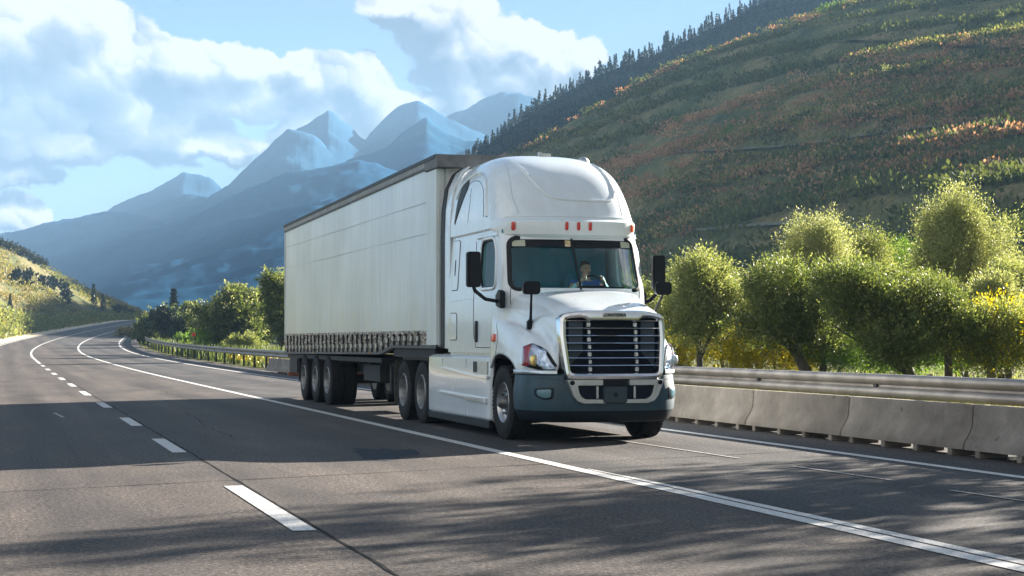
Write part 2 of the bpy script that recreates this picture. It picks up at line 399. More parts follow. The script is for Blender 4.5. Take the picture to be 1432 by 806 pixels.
# ---------------------------------------------------------------- hood with fenders
C = [
 [(0,.06,1.80),(.45,.08,1.79),(.68,.12,1.73),(.755,.15,1.60),(.765,.16,1.40),(.77,.17,1.2),(.78,.19,1.0),(.92,.31,.985),(1.06,.56,.98),(1.14,.90,.97)],
 [(0,.3,1.89),(.45,.3,1.88),(.70,.31,1.81),(.775,.33,1.68),(.785,.33,1.48),(.80,.33,1.30),(.88,.34,1.24),(.99,.43,1.18),(1.085,.62,1.12),(1.145,.95,1.03)],
 [(0,.7,1.99),(.5,.7,1.98),(.72,.7,1.91),(.80,.7,1.77),(.81,.68,1.60),(.83,.63,1.45),(.94,.62,1.43),(1.05,.68,1.35),(1.11,.80,1.22),(1.15,1.05,1.10)],
 [(0,1.1,2.08),(.55,1.1,2.06),(.80,1.1,1.99),(.88,1.1,1.84),(.89,1.08,1.70),(.91,1.05,1.58),(1.01,1.02,1.575),(1.10,1.02,1.49),(1.14,1.06,1.34),(1.16,1.25,1.17)],
 [(0,1.5,2.15),(.6,1.52,2.13),(.90,1.55,2.07),(.98,1.55,1.92),(.99,1.55,1.78),(1.01,1.52,1.68),(1.08,1.5,1.675),(1.14,1.48,1.60),(1.16,1.48,1.42),(1.165,1.55,1.21)],
 [(0,1.75,2.17),(.6,1.78,2.16),(.98,1.83,2.11),(1.07,1.83,1.95),(1.08,1.83,1.85),(1.09,1.83,1.75),(1.125,1.83,1.73),(1.155,1.83,1.64),(1.165,1.83,1.44),(1.165,1.85,1.17)],
 [(0,1.9,2.18),(.6,1.9,2.17),(1.02,2.0,2.12),(1.12,2.0,1.97),(1.13,2.0,1.88),(1.14,2.0,1.82),(1.148,2.0,1.75),(1.155,2.05,1.62),(1.16,2.07,1.42),(1.16,2.08,1.0)],
]
C = np.array(C); ni, nj = C.shape[:2]
ui = np.linspace(0, ni - 1, 43); vj = np.linspace(0, nj - 1, 64)
def crom(P, t):                                    # P: (k, ...) Catmull-Rom at t
    k = len(P); i = np.clip(np.floor(t).astype(int), 0, k - 2); f = (t - i).reshape((-1,) + (1,) * (P.ndim - 1))
    ext = np.concatenate([2 * P[:1] - P[1:2], P, 2 * P[-1:] - P[-2:-1]])
    a, b, c, d = ext[i], ext[i + 1], ext[i + 2], ext[i + 3]
    return .5 * (2 * b + (c - a) * f + (2 * a - 5 * b + 4 * c - d) * f ** 2 + (3 * b - a - 3 * c + d) * f ** 3)
S1 = crom(C, ui); S2 = np.swapaxes(crom(np.swapaxes(S1, 0, 1), vj), 0, 1)
full = np.concatenate([S2[:, ::-1] * np.array([-1, 1, 1]), S2[:, 1:]], axis=1)
mb = MB().grid([[tuple(p) for p in r] for r in full]); hood_me = mb.mesh('hood', 40)
hood = link('hood', hood_me, M_white, truck); hs = Skin(hood_me)
sm = hood.modifiers.new('thick', 'SOLIDIFY'); sm.thickness = .03; sm.offset = -1
for s in (-1, 1):
    ax = 'left' if s < 0 else 'right'
    hs.line([(1.80, 2.1), (1.80, 1.85), (1.76, 1.62), (1.66, 1.45), (1.80, 1.2)], ax, .005, 'panel_gap', M_seam, hood)
    hs.line([(1.75, 1.92), (1.0, 1.70), (.5, 1.52)], ax, .004, 'body_crease', M_white, hood, off=.001)
    hs.pad(rpoly([(1.79, 1.50), (1.93, 1.50), (1.93, 1.39), (1.79, 1.39)], .03), ax, .035, 'side_marker', M_amber, truck, rings=3)
    # headlight
    HL = rpoly([(s * 1.105, 1.05), (s * 1.08, 1.32), (s * .98, 1.365), (s * .87, 1.28), (s * .745, 1.0), (s * .90, .985)], .06)
    hl = hs.pad(HL, 'front', .016, 'headlight', M_black, truck, rings=6)
    def sub(P, sc, off, nm, mt, r=.02):
        return hs.pad(rpoly(P, r), 'front', off, nm, mt, hl, rings=5)
    Mr = simple('headlight_reflector', (.55, .63, .76), .2, .7, noise=.55, scale=16, bump=.7)
    sub([(s * 1.095, 1.065), (s * 1.07, 1.31), (s * .98, 1.35), (s * .878, 1.265), (s * .782, 1.018), (s * .90, 1.003)], 1, .021, 'reflector', Mr)
    sub([(s * 1.102, 1.06), (s * 1.075, 1.315), (s * 1.01, 1.335), (s * 1.05, 1.06)], 1, .026, 'turn_signal', M_red if s < 0 else M_amber, .01)
    Mb = simple('lamp_bowl', (.95, .70, .25) if s < 0 else (.8, .85, .9), .2, .5, noise=.5, scale=40)
    c0 = hs.hit(s * 1.0, 1.13, 'front', .028)
    lamp = MB()
    rws = []
    for i in range(7):
        a = R(90 * i / 6); rws.append([(c0.x + .070 * math.cos(a) * math.cos(R(q)) , c0.y - .03 * math.sin(a) - s * 0, c0.z + .080 * math.cos(a) * math.sin(R(q))) for q in range(0, 360, 20)])
    lamp.grid(rws, closed=True); lamp.build('lamp', Mb, hl, smooth=60)
    sub([(s * 1.095, 1.065), (s * 1.07, 1.31), (s * .98, 1.35), (s * .878, 1.265), (s * .782, 1.018), (s * .90, 1.003)], 1, .062, 'lens', M_clear)
    # hood mirror
    b0 = hs.hit(s * .885, 1.62, 'front', .0)
    top = Vector((-1.00, .62, 2.05)) if s < 0 else Vector((.95, .62, 2.06))
    hm = thing_part = MB().tube([b0, b0.lerp(top, .3) + Vector((0, 0, -.0)), b0.lerp(top, .7), top], [.028, .02, .017, .017], 8).build('hood_mirror', M_black, truck, smooth=50)
    MB().box(b0.x - .05, b0.x + .05, b0.y - .05, b0.y + .05, b0.z - .12, b0.z + .08).build('mirror_foot', M_black, hm, bev=.02, smooth=40)
    MB().prism(rrect(top.x - .12, top.x + .12, top.z - .01, top.z + .17, .05), 'y', top.y - .05, top.y + .06).build('mirror_shell', M_black, hm, bev=.02, smooth=40)
    MB().prism(rrect(top.x - .10, top.x + .10, top.z + .01, top.z + .15, .04), 'y', top.y + .062, top.y + .068).build('mirror_glass', M_chrome, hm)
    # main mirror on the door
    mx = s * (1.50 if s < 0 else 1.45); my = 1.72 if s < 0 else 1.95
    mm = MB().prism(rrect(mx - .10, mx + .10, 2.17, 2.68, .04), 'y', my, my + .13).build('door_mirror', M_black, truck, bev=.025, smooth=40)
    MB().prism(rrect(mx - .085, mx + .085, 2.19, 2.66, .03), 'y', my + .132, my + .138).build('mirror_glass', M_chrome, mm)
    MB().tube([(mx, my + .06, 2.2), (mx - s * .02, my + .05, 2.12), (mx - s * .16, my, 2.0), (s * 1.17, my - .02, 1.97), (s * 1.12, my - .02, 1.99)], [.03, .03, .028, .03, .03], 8).build('mirror_arm', M_black, mm, smooth=60)
    MB().prism(rpoly([(my - .18, 1.86), (my + .06, 1.90), (my + .08, 2.05), (my - .06, 2.14), (my - .18, 2.10)], .04), 'x', s * 1.09, s * 1.17).build('mirror_base', M_black, mm, bev=.01)
# ---------------------------------------------------------------- grille
def gy(x, z, p=0): return .0 + .11 * (z - .9) / .9 + .07 * (abs(x) / .75) ** 2 - p
O = rpoly([(-.70, .875), (.70, .875), (.775, 1.45), (.765, 1.76), (.45, 1.815), (-.45, 1.815), (-.765, 1.76), (-.775, 1.45)], .10, 6)
I = rpoly([(-.63, .965), (.63, .965), (.675, 1.45), (.665, 1.70), (.42, 1.715), (.36, 1.665), (-.36, 1.665), (-.42, 1.715), (-.665, 1.70), (-.675, 1.45)], .05, 6)
def resample(P, n):
    P = [Vector(p) for p in P]; c = Vector((0, 1.36)); out = []
    for k in range(n):
        a = 2 * math.pi * k / n; d = Vector((math.cos(a), math.sin(a))); best = None
        for i in range(len(P)):
            p, q = P[i] - c, P[(i + 1) % len(P)] - c; e = q - p; den = d.x * e.y - d.y * e.x
            if abs(den) < 1e-9: continue
            t = (p.x * e.y - p.y * e.x) / den; u = (p.x * d.y - p.y * d.x) / den
            if t > 0 and -1e-6 <= u <= 1 + 1e-6 and (best is None or t > best): best = t
        out.append(c + d * best)
    return out
Oo, Ii = resample(O, 144), resample(I, 144)
rws = []
for (t, p) in ((0, -.20), (0, .02), (.12, .045), (.5, .055), (.88, .04), (1, .01), (1, -.10)):
    rws.append([(q.x, gy(q.x, q.y, p), q.y) for q in (a.lerp(b, t) for a, b in zip(Oo, Ii))])
grille = MB().grid(rws, closed=True).build('grille', M_chrome, truck, smooth=35)
MB().grid([[(x, gy(x, z, -.09), z) for x in np.linspace(-.69, .69, 12)] for z in np.linspace(.94, 1.73, 10)]).build('grille_mesh', M_grill, grille)
for k in range(7):
    z = 1.065 + k * .101
    hw = .64 + .03 * min(1, (z - .97) / .45)
    xs = np.linspace(-hw, hw, 17)
    if k < 6 or True:
        rws = [[(x, gy(x, z, dp), z + dz) for x in xs] for dp, dz in ((-.06, .005), (-.0, .009), (.008, .0), (0, -.007), (-.06, -.005), (-.06, .005))]
        if k < 7 and z < 1.68: MB().grid(rws).build('grille_bar', M_chrome, grille, smooth=50)
Mgl = simple('bright_bracket', (.62, .66, .72), .25, .6, noise=.6, scale=45)
for x in (-.345, .335):
    for k in range(7):
        z = 1.015 + k * .101
        MB().prism(rrect(x - .022 + .01 * (k % 2), x + .028, z - .028, z + .028, .012), 'y', gy(x, z, -.07), gy(x, z, -.03)).build('grille_clip', Mgl, grille, bev=.006)
for x in (-.52, .53): MB().box(x - .1, x + .1, .155, .165, .98, 1.66).build('grille_duct', simple('duct_plastic', (.03, .05, .075), .5), grille)
bd = MB().prism(rrect(-.165, .165, 1.72, 1.782, .025), 'y', .02, .055).build('badge', M_alu, grille, bev=.008)
tc_ = bpy.data.curves.new('badge_text', 'FONT'); tc_.body = 'CANTEERA'; tc_.size = .052; tc_.align_x = 'CENTER'; tc_.align_y = 'CENTER'; tc_.extrude = .004; tc_.offset = .0012
to = bpy.data.objects.new('t', tc_); col.objects.link(to); dg = bpy.context.evaluated_depsgraph_get(); dg.update()
tm = bpy.data.meshes.new_from_object(to.evaluated_get(dg)); bpy.data.objects.remove(to)
tm.transform(Matrix.Translation((0, .014, 1.751)) @ Matrix.Scale(1.22, 4, (1, 0, 0)) @ Matrix.Rotation(R(90), 4, 'X')); tm.materials.clear()
link('badge_lettering', tm, M_black, bd)
# ---------------------------------------------------------------- bumper
BP = [(-1.145, .97), (-1.14, .84), (-1.085, .55), (-.95, .28), (-.80, .14), (-.6, .07), (-.4, .035), (0, .0)]
BP = np.array(BP + [(-x, y) for x, y in BP[-2::-1]]); tb = np.linspace(0, len(BP) - 1, 97); bp = crom(BP, tb)
def bump_rows(zs, ds, ztop=None):
    rws = []
    for z, d in zip(zs, ds):
        r = []
        for i, (x, y) in enumerate(bp):
            a = bp[min(i + 1, 96)] - bp[max(i - 1, 0)]; n = np.array([a[1], -a[0]]) / np.linalg.norm(a)
            mid = 1 - min(1, max(0, (abs(x) - .66) / .06)) if ztop else 0
            zz = min(z, ztop) if mid > .5 and ztop else z
            r.append((x - n[0] * d * -1 if False else x + n[0] * -d * -1, y + n[1] * d, zz))
        rws.append(r)
    return rws
zsb = [.44, .45, .50, .60, .70, .80, .86, .90, .93, .955]; dsb = [-.05, -.01, .0, .005, .008, .0, -.012, -.015, -.02, -.05]
bm_ = MB().grid(bump_rows(zsb, dsb, .885)); bump_me = bm_.mesh('bumper', 35)
bumper = link('bumper', bump_me, M_bump, truck); bs = Skin(bump_me)
sm = bumper.modifiers.new('thick', 'SOLIDIFY'); sm.thickness = .03; sm.offset = -1
MB().grid(bump_rows([.46, .45, .40, .33, .30, .29], [-.06, -.012, -.03, -.06, -.09, -.16])).build('lower_valance', M_lower, bumper, smooth=40)
for s in (-1, 1):
    rws = [[(s * x, y - .012 + e, z) for (x, y, z) in ((.79, .155, z0), (.93, .268, z0), (1.07, .50, z0), (1.13, .80, z0), (1.15, .98, z0))] for z0, e in ((.945, .02), (.955, -.004), (.995, .0), (1.005, .03))]
    MB().grid(rws).build('bumper_top_strip', M_alu, bumper, smooth=40)
    fx = s * .93
    fl = rpoly([(fx - s * .10, .77), (fx + s * .10, .755), (fx + s * .095, .65), (fx - s * .0, .60), (fx - s * .09, .62)], .035)
    p = bs.pad(fl, 'front', .016, 'fog_lamp', M_black, bumper, rings=4)
    bs.pad(scaled(fl, .72), 'front', .024, 'lens', M_glassdark if 0 else simple('fog_lens', (.10, .19, .23), .2), p, rings=3)
    bs.line([(s * .70, .87), (s * 1.0, .905), (s * 1.08, .91)], 'front', .006, 'bumper_crease', M_bump, bumper, off=.002)
    bs.line([(s * .62, .455), (s * .62, .54)], 'front', .003, 'panel_gap', M_black, bumper)
MB().box(-.70, .70, .10, .20, .80, .97).build('bumper_black_band', M_lower, bumper)  # black band between bumper and grille
for s in (-1, 1):
    def q(P): return [(s * x, z) for x, z in P]
    U = [(-.705, .875), (-.19, .875), (-.19, .80), (-.555, .80), (-.53, .70), (-.50, .645), (-.44, .61), (-.14, .605), (-.14, .555), (-.46, .555), (-.56, .59), (-.615, .66), (-.66, .77)]
    MB().prism(q(U), 'y', -.035, .11).build('chrome_trim', M_alu, bumper, bev=.008)
    MB().prism(q(rpoly([(-.545, .795), (-.15, .795), (-.15, .612), (-.43, .617), (-.50, .66)], .02)), 'y', -.012, .09).build('air_intake', M_grill, bumper)
    MB().prism(q(rrect(-.285, -.255, .62, .785, .008)), 'y', -.02, -.005).build('intake_strut', M_alu, bumper)
    hc = MB(); hc.add([(s * -.635 + .035 * math.cos(R(a)), -.041, .835 + .032 * math.sin(R(a))) for a in range(0, 360, 20)], [tuple(range(18))]).build('tow_hole', M_black, bumper)
MB().box(-.185, .145, -.045, .09, .79, .89).build('centre_block', M_black, bumper, bev=.01)
pl = MB().box(-.19, .15, -.06, .06, .56, .78).build('tow_cover', simple('cover_plastic', (.02, .04, .05), .45), bumper, bev=.012)
hc = MB().prism(arc2((-.02, .67), .03, 0, 345, 23), 'y', -.066, -.05).build('tow_socket', M_black, pl)
# ---------------------------------------------------------------- under body
ch = MB()
for s in (-1, 1): ch.box(s * .36, s * .46, .9, 8.6, .78, 1.02)
for y in (1.2, 3, 4.6, 5.6, 7, 8.3): ch.box(-.37, .37, y - .06, y + .06, .82, .98)
ch.box(-.5, .5, 1.0, 4.4, .62, 1.22).box(-.35, .35, .5, 1.5, .7, 1.3)
ch.build('frame', M_dark, truck)
MB().box(-1.0, 1.0, 4.3, 5.95, 1.10, 1.18).box(-.98, .98, 5.95, 8.3, 1.06, 1.10).build('deck_plate', M_black, truck, bev=.01)
MB().box(-1.09, -.6, 4.35, 5.0, 1.05, 1.20).build('step_box', M_black, truck, bev=.01)
ax_ = MB(); ax_.tube([(-1.0, 1.5, .52), (1.0, 1.5, .50)], .06).tube([(-.95, 6.26, .53), (.95, 6.26, .53)], .09).tube([(-.95, 7.57, .53), (.95, 7.57, .53)], .09)
ax_.build('axles' if 0 else 'axle_beam', M_dark, truck)
# wheel wells
for s in (-1, 1):
    rws = []
    for x in (.55, 1.12): rws.append([(s * x, 1.5 + .64 * math.cos(R(a)), .56 + .60 * math.sin(R(a))) for a in range(-10, 191, 10)])
    MB().grid(rws).build('wheel_well', M_black, truck, smooth=40)
    # side fairing (skirt)
    x0 = 1.15
    prof = [(.90, 1.165), (1.10, 1.165), (1.145, 1.13), (1.15, .95), (1.15, .28), (1.14, .235)]
    ys = [2.10, 2.16, 2.3, 2.7, 3.2, 3.8, 4.4, 5.0, 5.5, 5.66, 5.70]
    inn = [.06, .012, 0, 0, 0, 0, 0, 0, 0, .01, .05]
    fr = MB().grid([[(s * (x - i_), y + (0.05 * (1.165 - z) if y < 2.2 else 0), z) for x, z in prof] for y, i_ in zip(ys, inn)]).build('side_fairing', M_white, truck, smooth=35)
    sm = fr.modifiers.new('thick', 'SOLIDIFY'); sm.thickness = .04; sm.offset = 1 if s < 0 else -1
    sm.offset = 0
    MB().prism([(2.12, .12), (5.68, .14), (5.70, .235), (2.12, .235)], 'x', s * 1.10, s * 1.165).build('skirt_edge', M_black, fr, bev=.008)
    for y in (3.35, 4.75): MB().box(s * 1.168 - .001, s * 1.168 + .004, y, y + .007, .26, 1.12).build('panel_gap', M_seam, fr)
    # steps: recess with tread plate
    MB().box(min(s * 1.05, s * 1.174), max(s * 1.05, s * 1.174), 2.18, 2.92, .90, 1.10).build('step_recess', M_alu, fr, bev=.01)
    MB().box(min(s * 1.05, s * 1.177), max(s * 1.05, s * 1.177), 2.72, 2.93, .93, 1.09).build('step_dark_square', M_black, fr)  # black square at the rear end of the step plate
    MB().prism([(2.14, .885), (3.0, .895), (4.7, .98), (4.72, .965), (3.0, .86), (2.14, .845)], 'x', s * 1.15, s * 1.20).build('step_tread', M_white, fr, bev=.008)
    MB().prism([(2.20, .56), (4.9, .60), (4.9, .575), (3.3, .53), (2.20, .48)], 'x', s * 1.15, s * 1.205).build('step_tread', M_white, fr, bev=.008)
    MB().box(min(s * 1.15, s * 1.209), max(s * 1.15, s * 1.209), 2.30, 3.3, .50, .555).build('tread_plate', M_alu, fr, bev=.006)
    MB().box(min(s * .50, s * 1.06), max(s * .50, s * 1.06), 2.3, 5.6, .3, 1.1).build('fuel_tank', M_dark, fr, bev=.04)
    # quarter fender and mud flap behind the drive wheels
    rws = [[(s * x, 6.26 + .60 * math.cos(R(a)), .53 + .60 * math.sin(R(a))) for a in range(95, 186, 10)] for x in (.62, 1.14)]
    MB().prism([(8.22, .25), (8.25, .25), (8.28, .7), (8.2, 1.05), (8.17, 1.05), (8.24, .7)], 'x', s * .62, s * 1.14).build('mud_flap', simple('mud_flap_rubber', (.05, .048, .042), .8, noise=.4), truck)

# ---------------------------------------------------------------- wheels
def tyre_me(wd, r, ri):
    p = []
    h = wd / 2
    p = [(-h + .01, ri), (-h - .004, ri + .03), (-h - .012, (ri + r) / 2), (-h + .002, r - .035), (-h + .025, r - .01)]
    for k in range(4):
        a = -h + .025 + (k + .6) * (wd - .05) / 4.6
        p += [(a - .006, r), (a - .005, r - .014), (a + .005, r - .014), (a + .006, r)]
    p += [(h - .025, r - .01), (h - .002, r - .035), (h + .012, (ri + r) / 2), (h + .004, ri + .03), (h - .01, ri)]
    m = MB().lathe_x(p, (0, 0, 0), 56)
    # tread lugs
    for k in range(56):
        q = 2 * math.pi * k / 56
        for (xa, xb) in ((-h + .004, -h + .05), (h - .05, h - .004)):
            v = []
            for x in (xa, xb):
                for dq in (-.03, .03):
                    for rr in (r - .03, r + .001): v.append((x, rr * math.cos(q + dq), rr * math.sin(q + dq)))
            m.add(v, [(0, 1, 3, 2), (4, 6, 7, 5), (0, 4, 5, 1), (2, 3, 7, 6), (1, 5, 7, 3)])
    return m.mesh('tyre', 40)
def rim_front(ri, s):
    # s = outward side along x; a dished disc with hand holes
    p = [(s * .13, ri + .012), (s * .145, ri), (s * .12, ri - .015), (s * .07, ri - .03), (s * .055, ri - .05), (s * .075, .16), (s * .085, .13), (s * .06, .12), (-s * .03, .12), (-s * .03, ri - .04), (-s * .13, ri - .02), (-s * .14, ri + .012)]
    me = MB().lathe_x(p + [p[0]], (0, 0, 0), 64).mesh('rim')
    cuts = []
    cm = MB()
    for k in range(10):
        a = 2 * math.pi * k / 10; rc = (ri - .05 + .16) / 2 + .01
        cm.prism([(rc * math.cos(a) + .026 * math.cos(t) , rc * math.sin(a) + .026 * math.sin(t)) for t in [2 * math.pi * j / 14 for j in range(14)]], 'x', -.25, .25)
    return smooth_me(boolean(me, [cm.mesh('c')], name='rim'), 35)
def hub_me(s, rr=.10, L=.12):
    m = MB().lathe_x([(-s * .02, .135), (s * .09, .135), (s * .10, rr), (s * (.10 + L * .5), rr * .9), (s * (.10 + L), rr * .55), (s * (.10 + L), .001)], (0, 0, 0), 32)
    for k in range(10):
        a = 2 * math.pi * k / 10
        m.prism([(.165 * math.cos(a) * 1 + .017 * math.cos(t), .165 * math.sin(a) + .017 * math.sin(t)) for t in [2 * math.pi * j / 6 for j in range(6)]], 'x', s * .05, s * .125)
    return m.mesh('hub', 35)
def rim_rear(ri, s):
    p = [(s * .135, ri + .012), (s * .15, ri), (s * .13, ri - .015), (s * .02, ri - .03), (-s * .06, ri - .05), (-s * .10, .19), (-s * .09, .13), (-s * .12, .12), (-s * .14, ri - .04), (-s * .14, ri + .012)]
    return MB().lathe_x(p + [p[0]], (0, 0, 0), 56).mesh('rim', 35)
RI = .285
tyF = tyre_me(.29, .525, RI); tyR = tyre_me(.26, .53, RI)
rimF = {s: rim_front(RI, s) for s in (-1, 1)}; hubF = {s: hub_me(s) for s in (-1, 1)}
rimR = {s: rim_rear(RI, s) for s in (-1, 1)}; hubR = {s: hub_me(s, .09, .02) for s in (-1, 1)}
M_rimR = simple('painted_rim', (.22, .23, .24), .45, .4, noise=.35, scale=10)
def wheel(x, y, s, parent, front, z=None):
    z = z or (.525 if front else .53)
    w = link('wheel', tyF if front else tyR, M_rubber, parent); w.location = (x, y, z)
    q = random.uniform(0, 6)
    r = link('rim', (rimF if front else rimR)[s], M_alu if front else M_rimR, w)
    r.rotation_euler = (q, 0, 0)
    h = link('hub', (hubF if front else hubR)[s], M_hub, w); h.rotation_euler = (q, 0, 0)
    if not front: h.location = (-s * .10, 0, 0)
    return w
for s in (-1, 1):
    w = wheel(s * 1.0, 1.5, s, truck, True)
    for y in (6.26, 7.57):
        wheel(s * 1.0, y, s, truck, False); wheel(s * .68, y, s, truck, False)
# ---------------------------------------------------------------- cabin interior
it = MB().box(-1.05, 1.05, 1.6, 4.4, 1.24, 1.30).box(-1.0, 1.0, 3.05, 3.08, 1.3, 3.0).box(-1.03, 1.03, 1.9, 4.4, 2.97, 3.02)
it.build('cabin_lining', M_navy, truck)
rws = [[(x, y, z - .05 * (abs(x)) ** 2) for x in np.linspace(-1.0, 1.0, 15)] for y, z in ((1.62, 2.10), (1.72, 2.15), (1.95, 2.17), (2.12, 2.14), (2.18, 2.02), (2.14, 1.6))]
dash = MB().grid(rws).build('dashboard', M_teal, truck, smooth=40)
MB().box(.15, .9, 1.88, 2.12, 2.13, 2.20).build('instrument_hood', M_black, dash, bev=.03)
sw = MB(); sw.tube([(.50 + .20 * math.cos(R(a)), 2.24 + .06 * math.sin(R(a)), 2.21 + .17 * math.sin(R(a))) for a in range(0, 361, 15)], .014, 8, cap=False)
sw.tube([(.30, 2.24, 2.21), (.70, 2.24, 2.21)], .018).tube([(.50, 2.24, 2.21), (.50, 2.1, 2.05)], .03)
sw.build('steering_wheel', M_black, truck, smooth=60)
for sx in (-.5, .48):
    st = MB().box(sx - .24, sx + .24, 2.42, 2.92, 1.3, 1.78).build('seat', M_navy, truck, bev=.05, smooth=50)
    MB().prism(rrect(sx - .22, sx + .22, 1.7, 2.42, .08), 'y', 2.84, 2.97).build('seat_back', M_navy, st, bev=.03, smooth=50)
# ================================================================== TRAILER
def curtain_mat():
    m, nt, b, o = new_mat('dirty_curtain'); N = nt.nodes; L = nt.links
    tc = N.new('ShaderNodeTexCoord'); mp = N.new('ShaderNodeMapping'); mp.inputs['Scale'].default_value = (1, 2.6, .25)
    L.new(tc.outputs['Object'], mp.inputs[0])
    n = N.new('ShaderNodeTexNoise'); n.inputs['Scale'].default_value = 1.6; n.inputs['Detail'].default_value = 9; n.inputs['Roughness'].default_value = .7
    L.new(mp.outputs[0], n.inputs['Vector'])
    cr = N.new('ShaderNodeValToRGB'); e = cr.color_ramp.elements; e[0].position = .26; e[0].color = (.54, .58, .61, 1); e[1].position = .56; e[1].color = (.65, .71, .76, 1)
    L.new(n.outputs['Fac'], cr.inputs[0])
    n2 = N.new('ShaderNodeTexNoise'); n2.inputs['Scale'].default_value = .5; n2.inputs['Detail'].default_value = 5; L.new(tc.outputs['Object'], n2.inputs['Vector'])
    cr2 = N.new('ShaderNodeValToRGB'); e = cr2.color_ramp.elements; e[0].position = .35; e[0].color = (.82, .83, .84, 1); e[1].position = .65; e[1].color = (1, 1, 1, 1)
    L.new(n2.outputs['Fac'], cr2.inputs[0])
    mx = N.new('ShaderNodeMix'); mx.data_type = 'RGBA'; mx.blend_type = 'MULTIPLY'; mx.inputs[0].default_value = 1
    L.new(cr.outputs[0], mx.inputs[6]); L.new(cr2.outputs[0], mx.inputs[7])
    # grime towards the lower hem
    sp = N.new('ShaderNodeSeparateXYZ'); L.new(tc.outputs['Object'], sp.inputs[0])
    mr = N.new('ShaderNodeMapRange'); mr.inputs['From Min'].default_value = 1.2; mr.inputs['From Max'].default_value = 2.1; mr.inputs['To Min'].default_value = .75; mr.inputs['To Max'].default_value = 0
    L.new(sp.outputs['Z'], mr.inputs[0])
    mp3 = N.new('ShaderNodeMapping'); mp3.inputs['Scale'].default_value = (1, 7, .7); L.new(tc.outputs['Object'], mp3.inputs[0])
    n3 = N.new('ShaderNodeTexNoise'); n3.inputs['Scale'].default_value = 1.3; n3.inputs['Detail'].default_value = 6; L.new(mp3.outputs[0], n3.inputs['Vector'])
    mm = N.new('ShaderNodeMath'); mm.operation = 'MULTIPLY'; L.new(mr.outputs[0], mm.inputs[0]); L.new(n3.outputs['Fac'], mm.inputs[1])
    m2 = N.new('ShaderNodeMix'); m2.data_type = 'RGBA'; m2.inputs[7].default_value = (.30, .27, .20, 1)
    L.new(mm.outputs[0], m2.inputs[0]); L.new(mx.outputs[2], m2.inputs[6]); L.new(m2.outputs[2], b.inputs['Base Color'])
    b.inputs['Roughness'].default_value = .30; b.inputs['Specular IOR Level'].default_value = .6; b.inputs['Coat Weight'].default_value = .25; b.inputs['Coat Roughness'].default_value = .2
    bp = N.new('ShaderNodeBump'); bp.inputs['Strength'].default_value = .10; bp.inputs['Distance'].default_value = .02
    L.new(n.outputs['Fac'], bp.inputs['Height']); L.new(bp.outputs[0], b.inputs['Normal'])
    return m
M_curt = curtain_mat()
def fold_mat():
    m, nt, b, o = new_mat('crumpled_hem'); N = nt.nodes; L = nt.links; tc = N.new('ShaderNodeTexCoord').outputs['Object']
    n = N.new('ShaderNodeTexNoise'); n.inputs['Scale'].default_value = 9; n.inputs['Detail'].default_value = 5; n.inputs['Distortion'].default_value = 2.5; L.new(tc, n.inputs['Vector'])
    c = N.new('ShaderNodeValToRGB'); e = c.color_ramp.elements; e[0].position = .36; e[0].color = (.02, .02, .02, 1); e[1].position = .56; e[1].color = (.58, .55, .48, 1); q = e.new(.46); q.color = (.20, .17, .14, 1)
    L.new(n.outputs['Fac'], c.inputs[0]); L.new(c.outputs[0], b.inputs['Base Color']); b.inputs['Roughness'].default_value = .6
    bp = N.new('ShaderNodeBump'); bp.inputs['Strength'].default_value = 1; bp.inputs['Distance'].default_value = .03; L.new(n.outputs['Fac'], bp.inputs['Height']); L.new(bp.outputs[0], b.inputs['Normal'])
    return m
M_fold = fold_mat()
M_corner = car_paint('corner_panel', (.60, .66, .68), .4, .2, .1)
TR = (7.98, 26.0, 0)
trailer = thing('semi_trailer', 'long white curtain-sided trailer with grimy crumpled lower hem hitched behind the cab', 'trailer', TR)
LEN = 15.0
def ztop(y): return 4.43 - .16 * y / LEN
def zbot(y): t = min(1, max(0, (y - 3.0) / 1.3)); t = t * t * (3 - 2 * t); return 1.31 - .13 * t - .07 * max(0, y - 4.3) / 10.7
ZH = 1.57
rng = np.random.default_rng(3)
def fbm1(x, seed, octs=5):
    r = np.random.default_rng(seed); s = 0
    for o in range(octs): s = s + np.sin(x * 2 ** o + r.uniform(0, 6)) * .5 ** o * r.uniform(.6, 1)
    return s
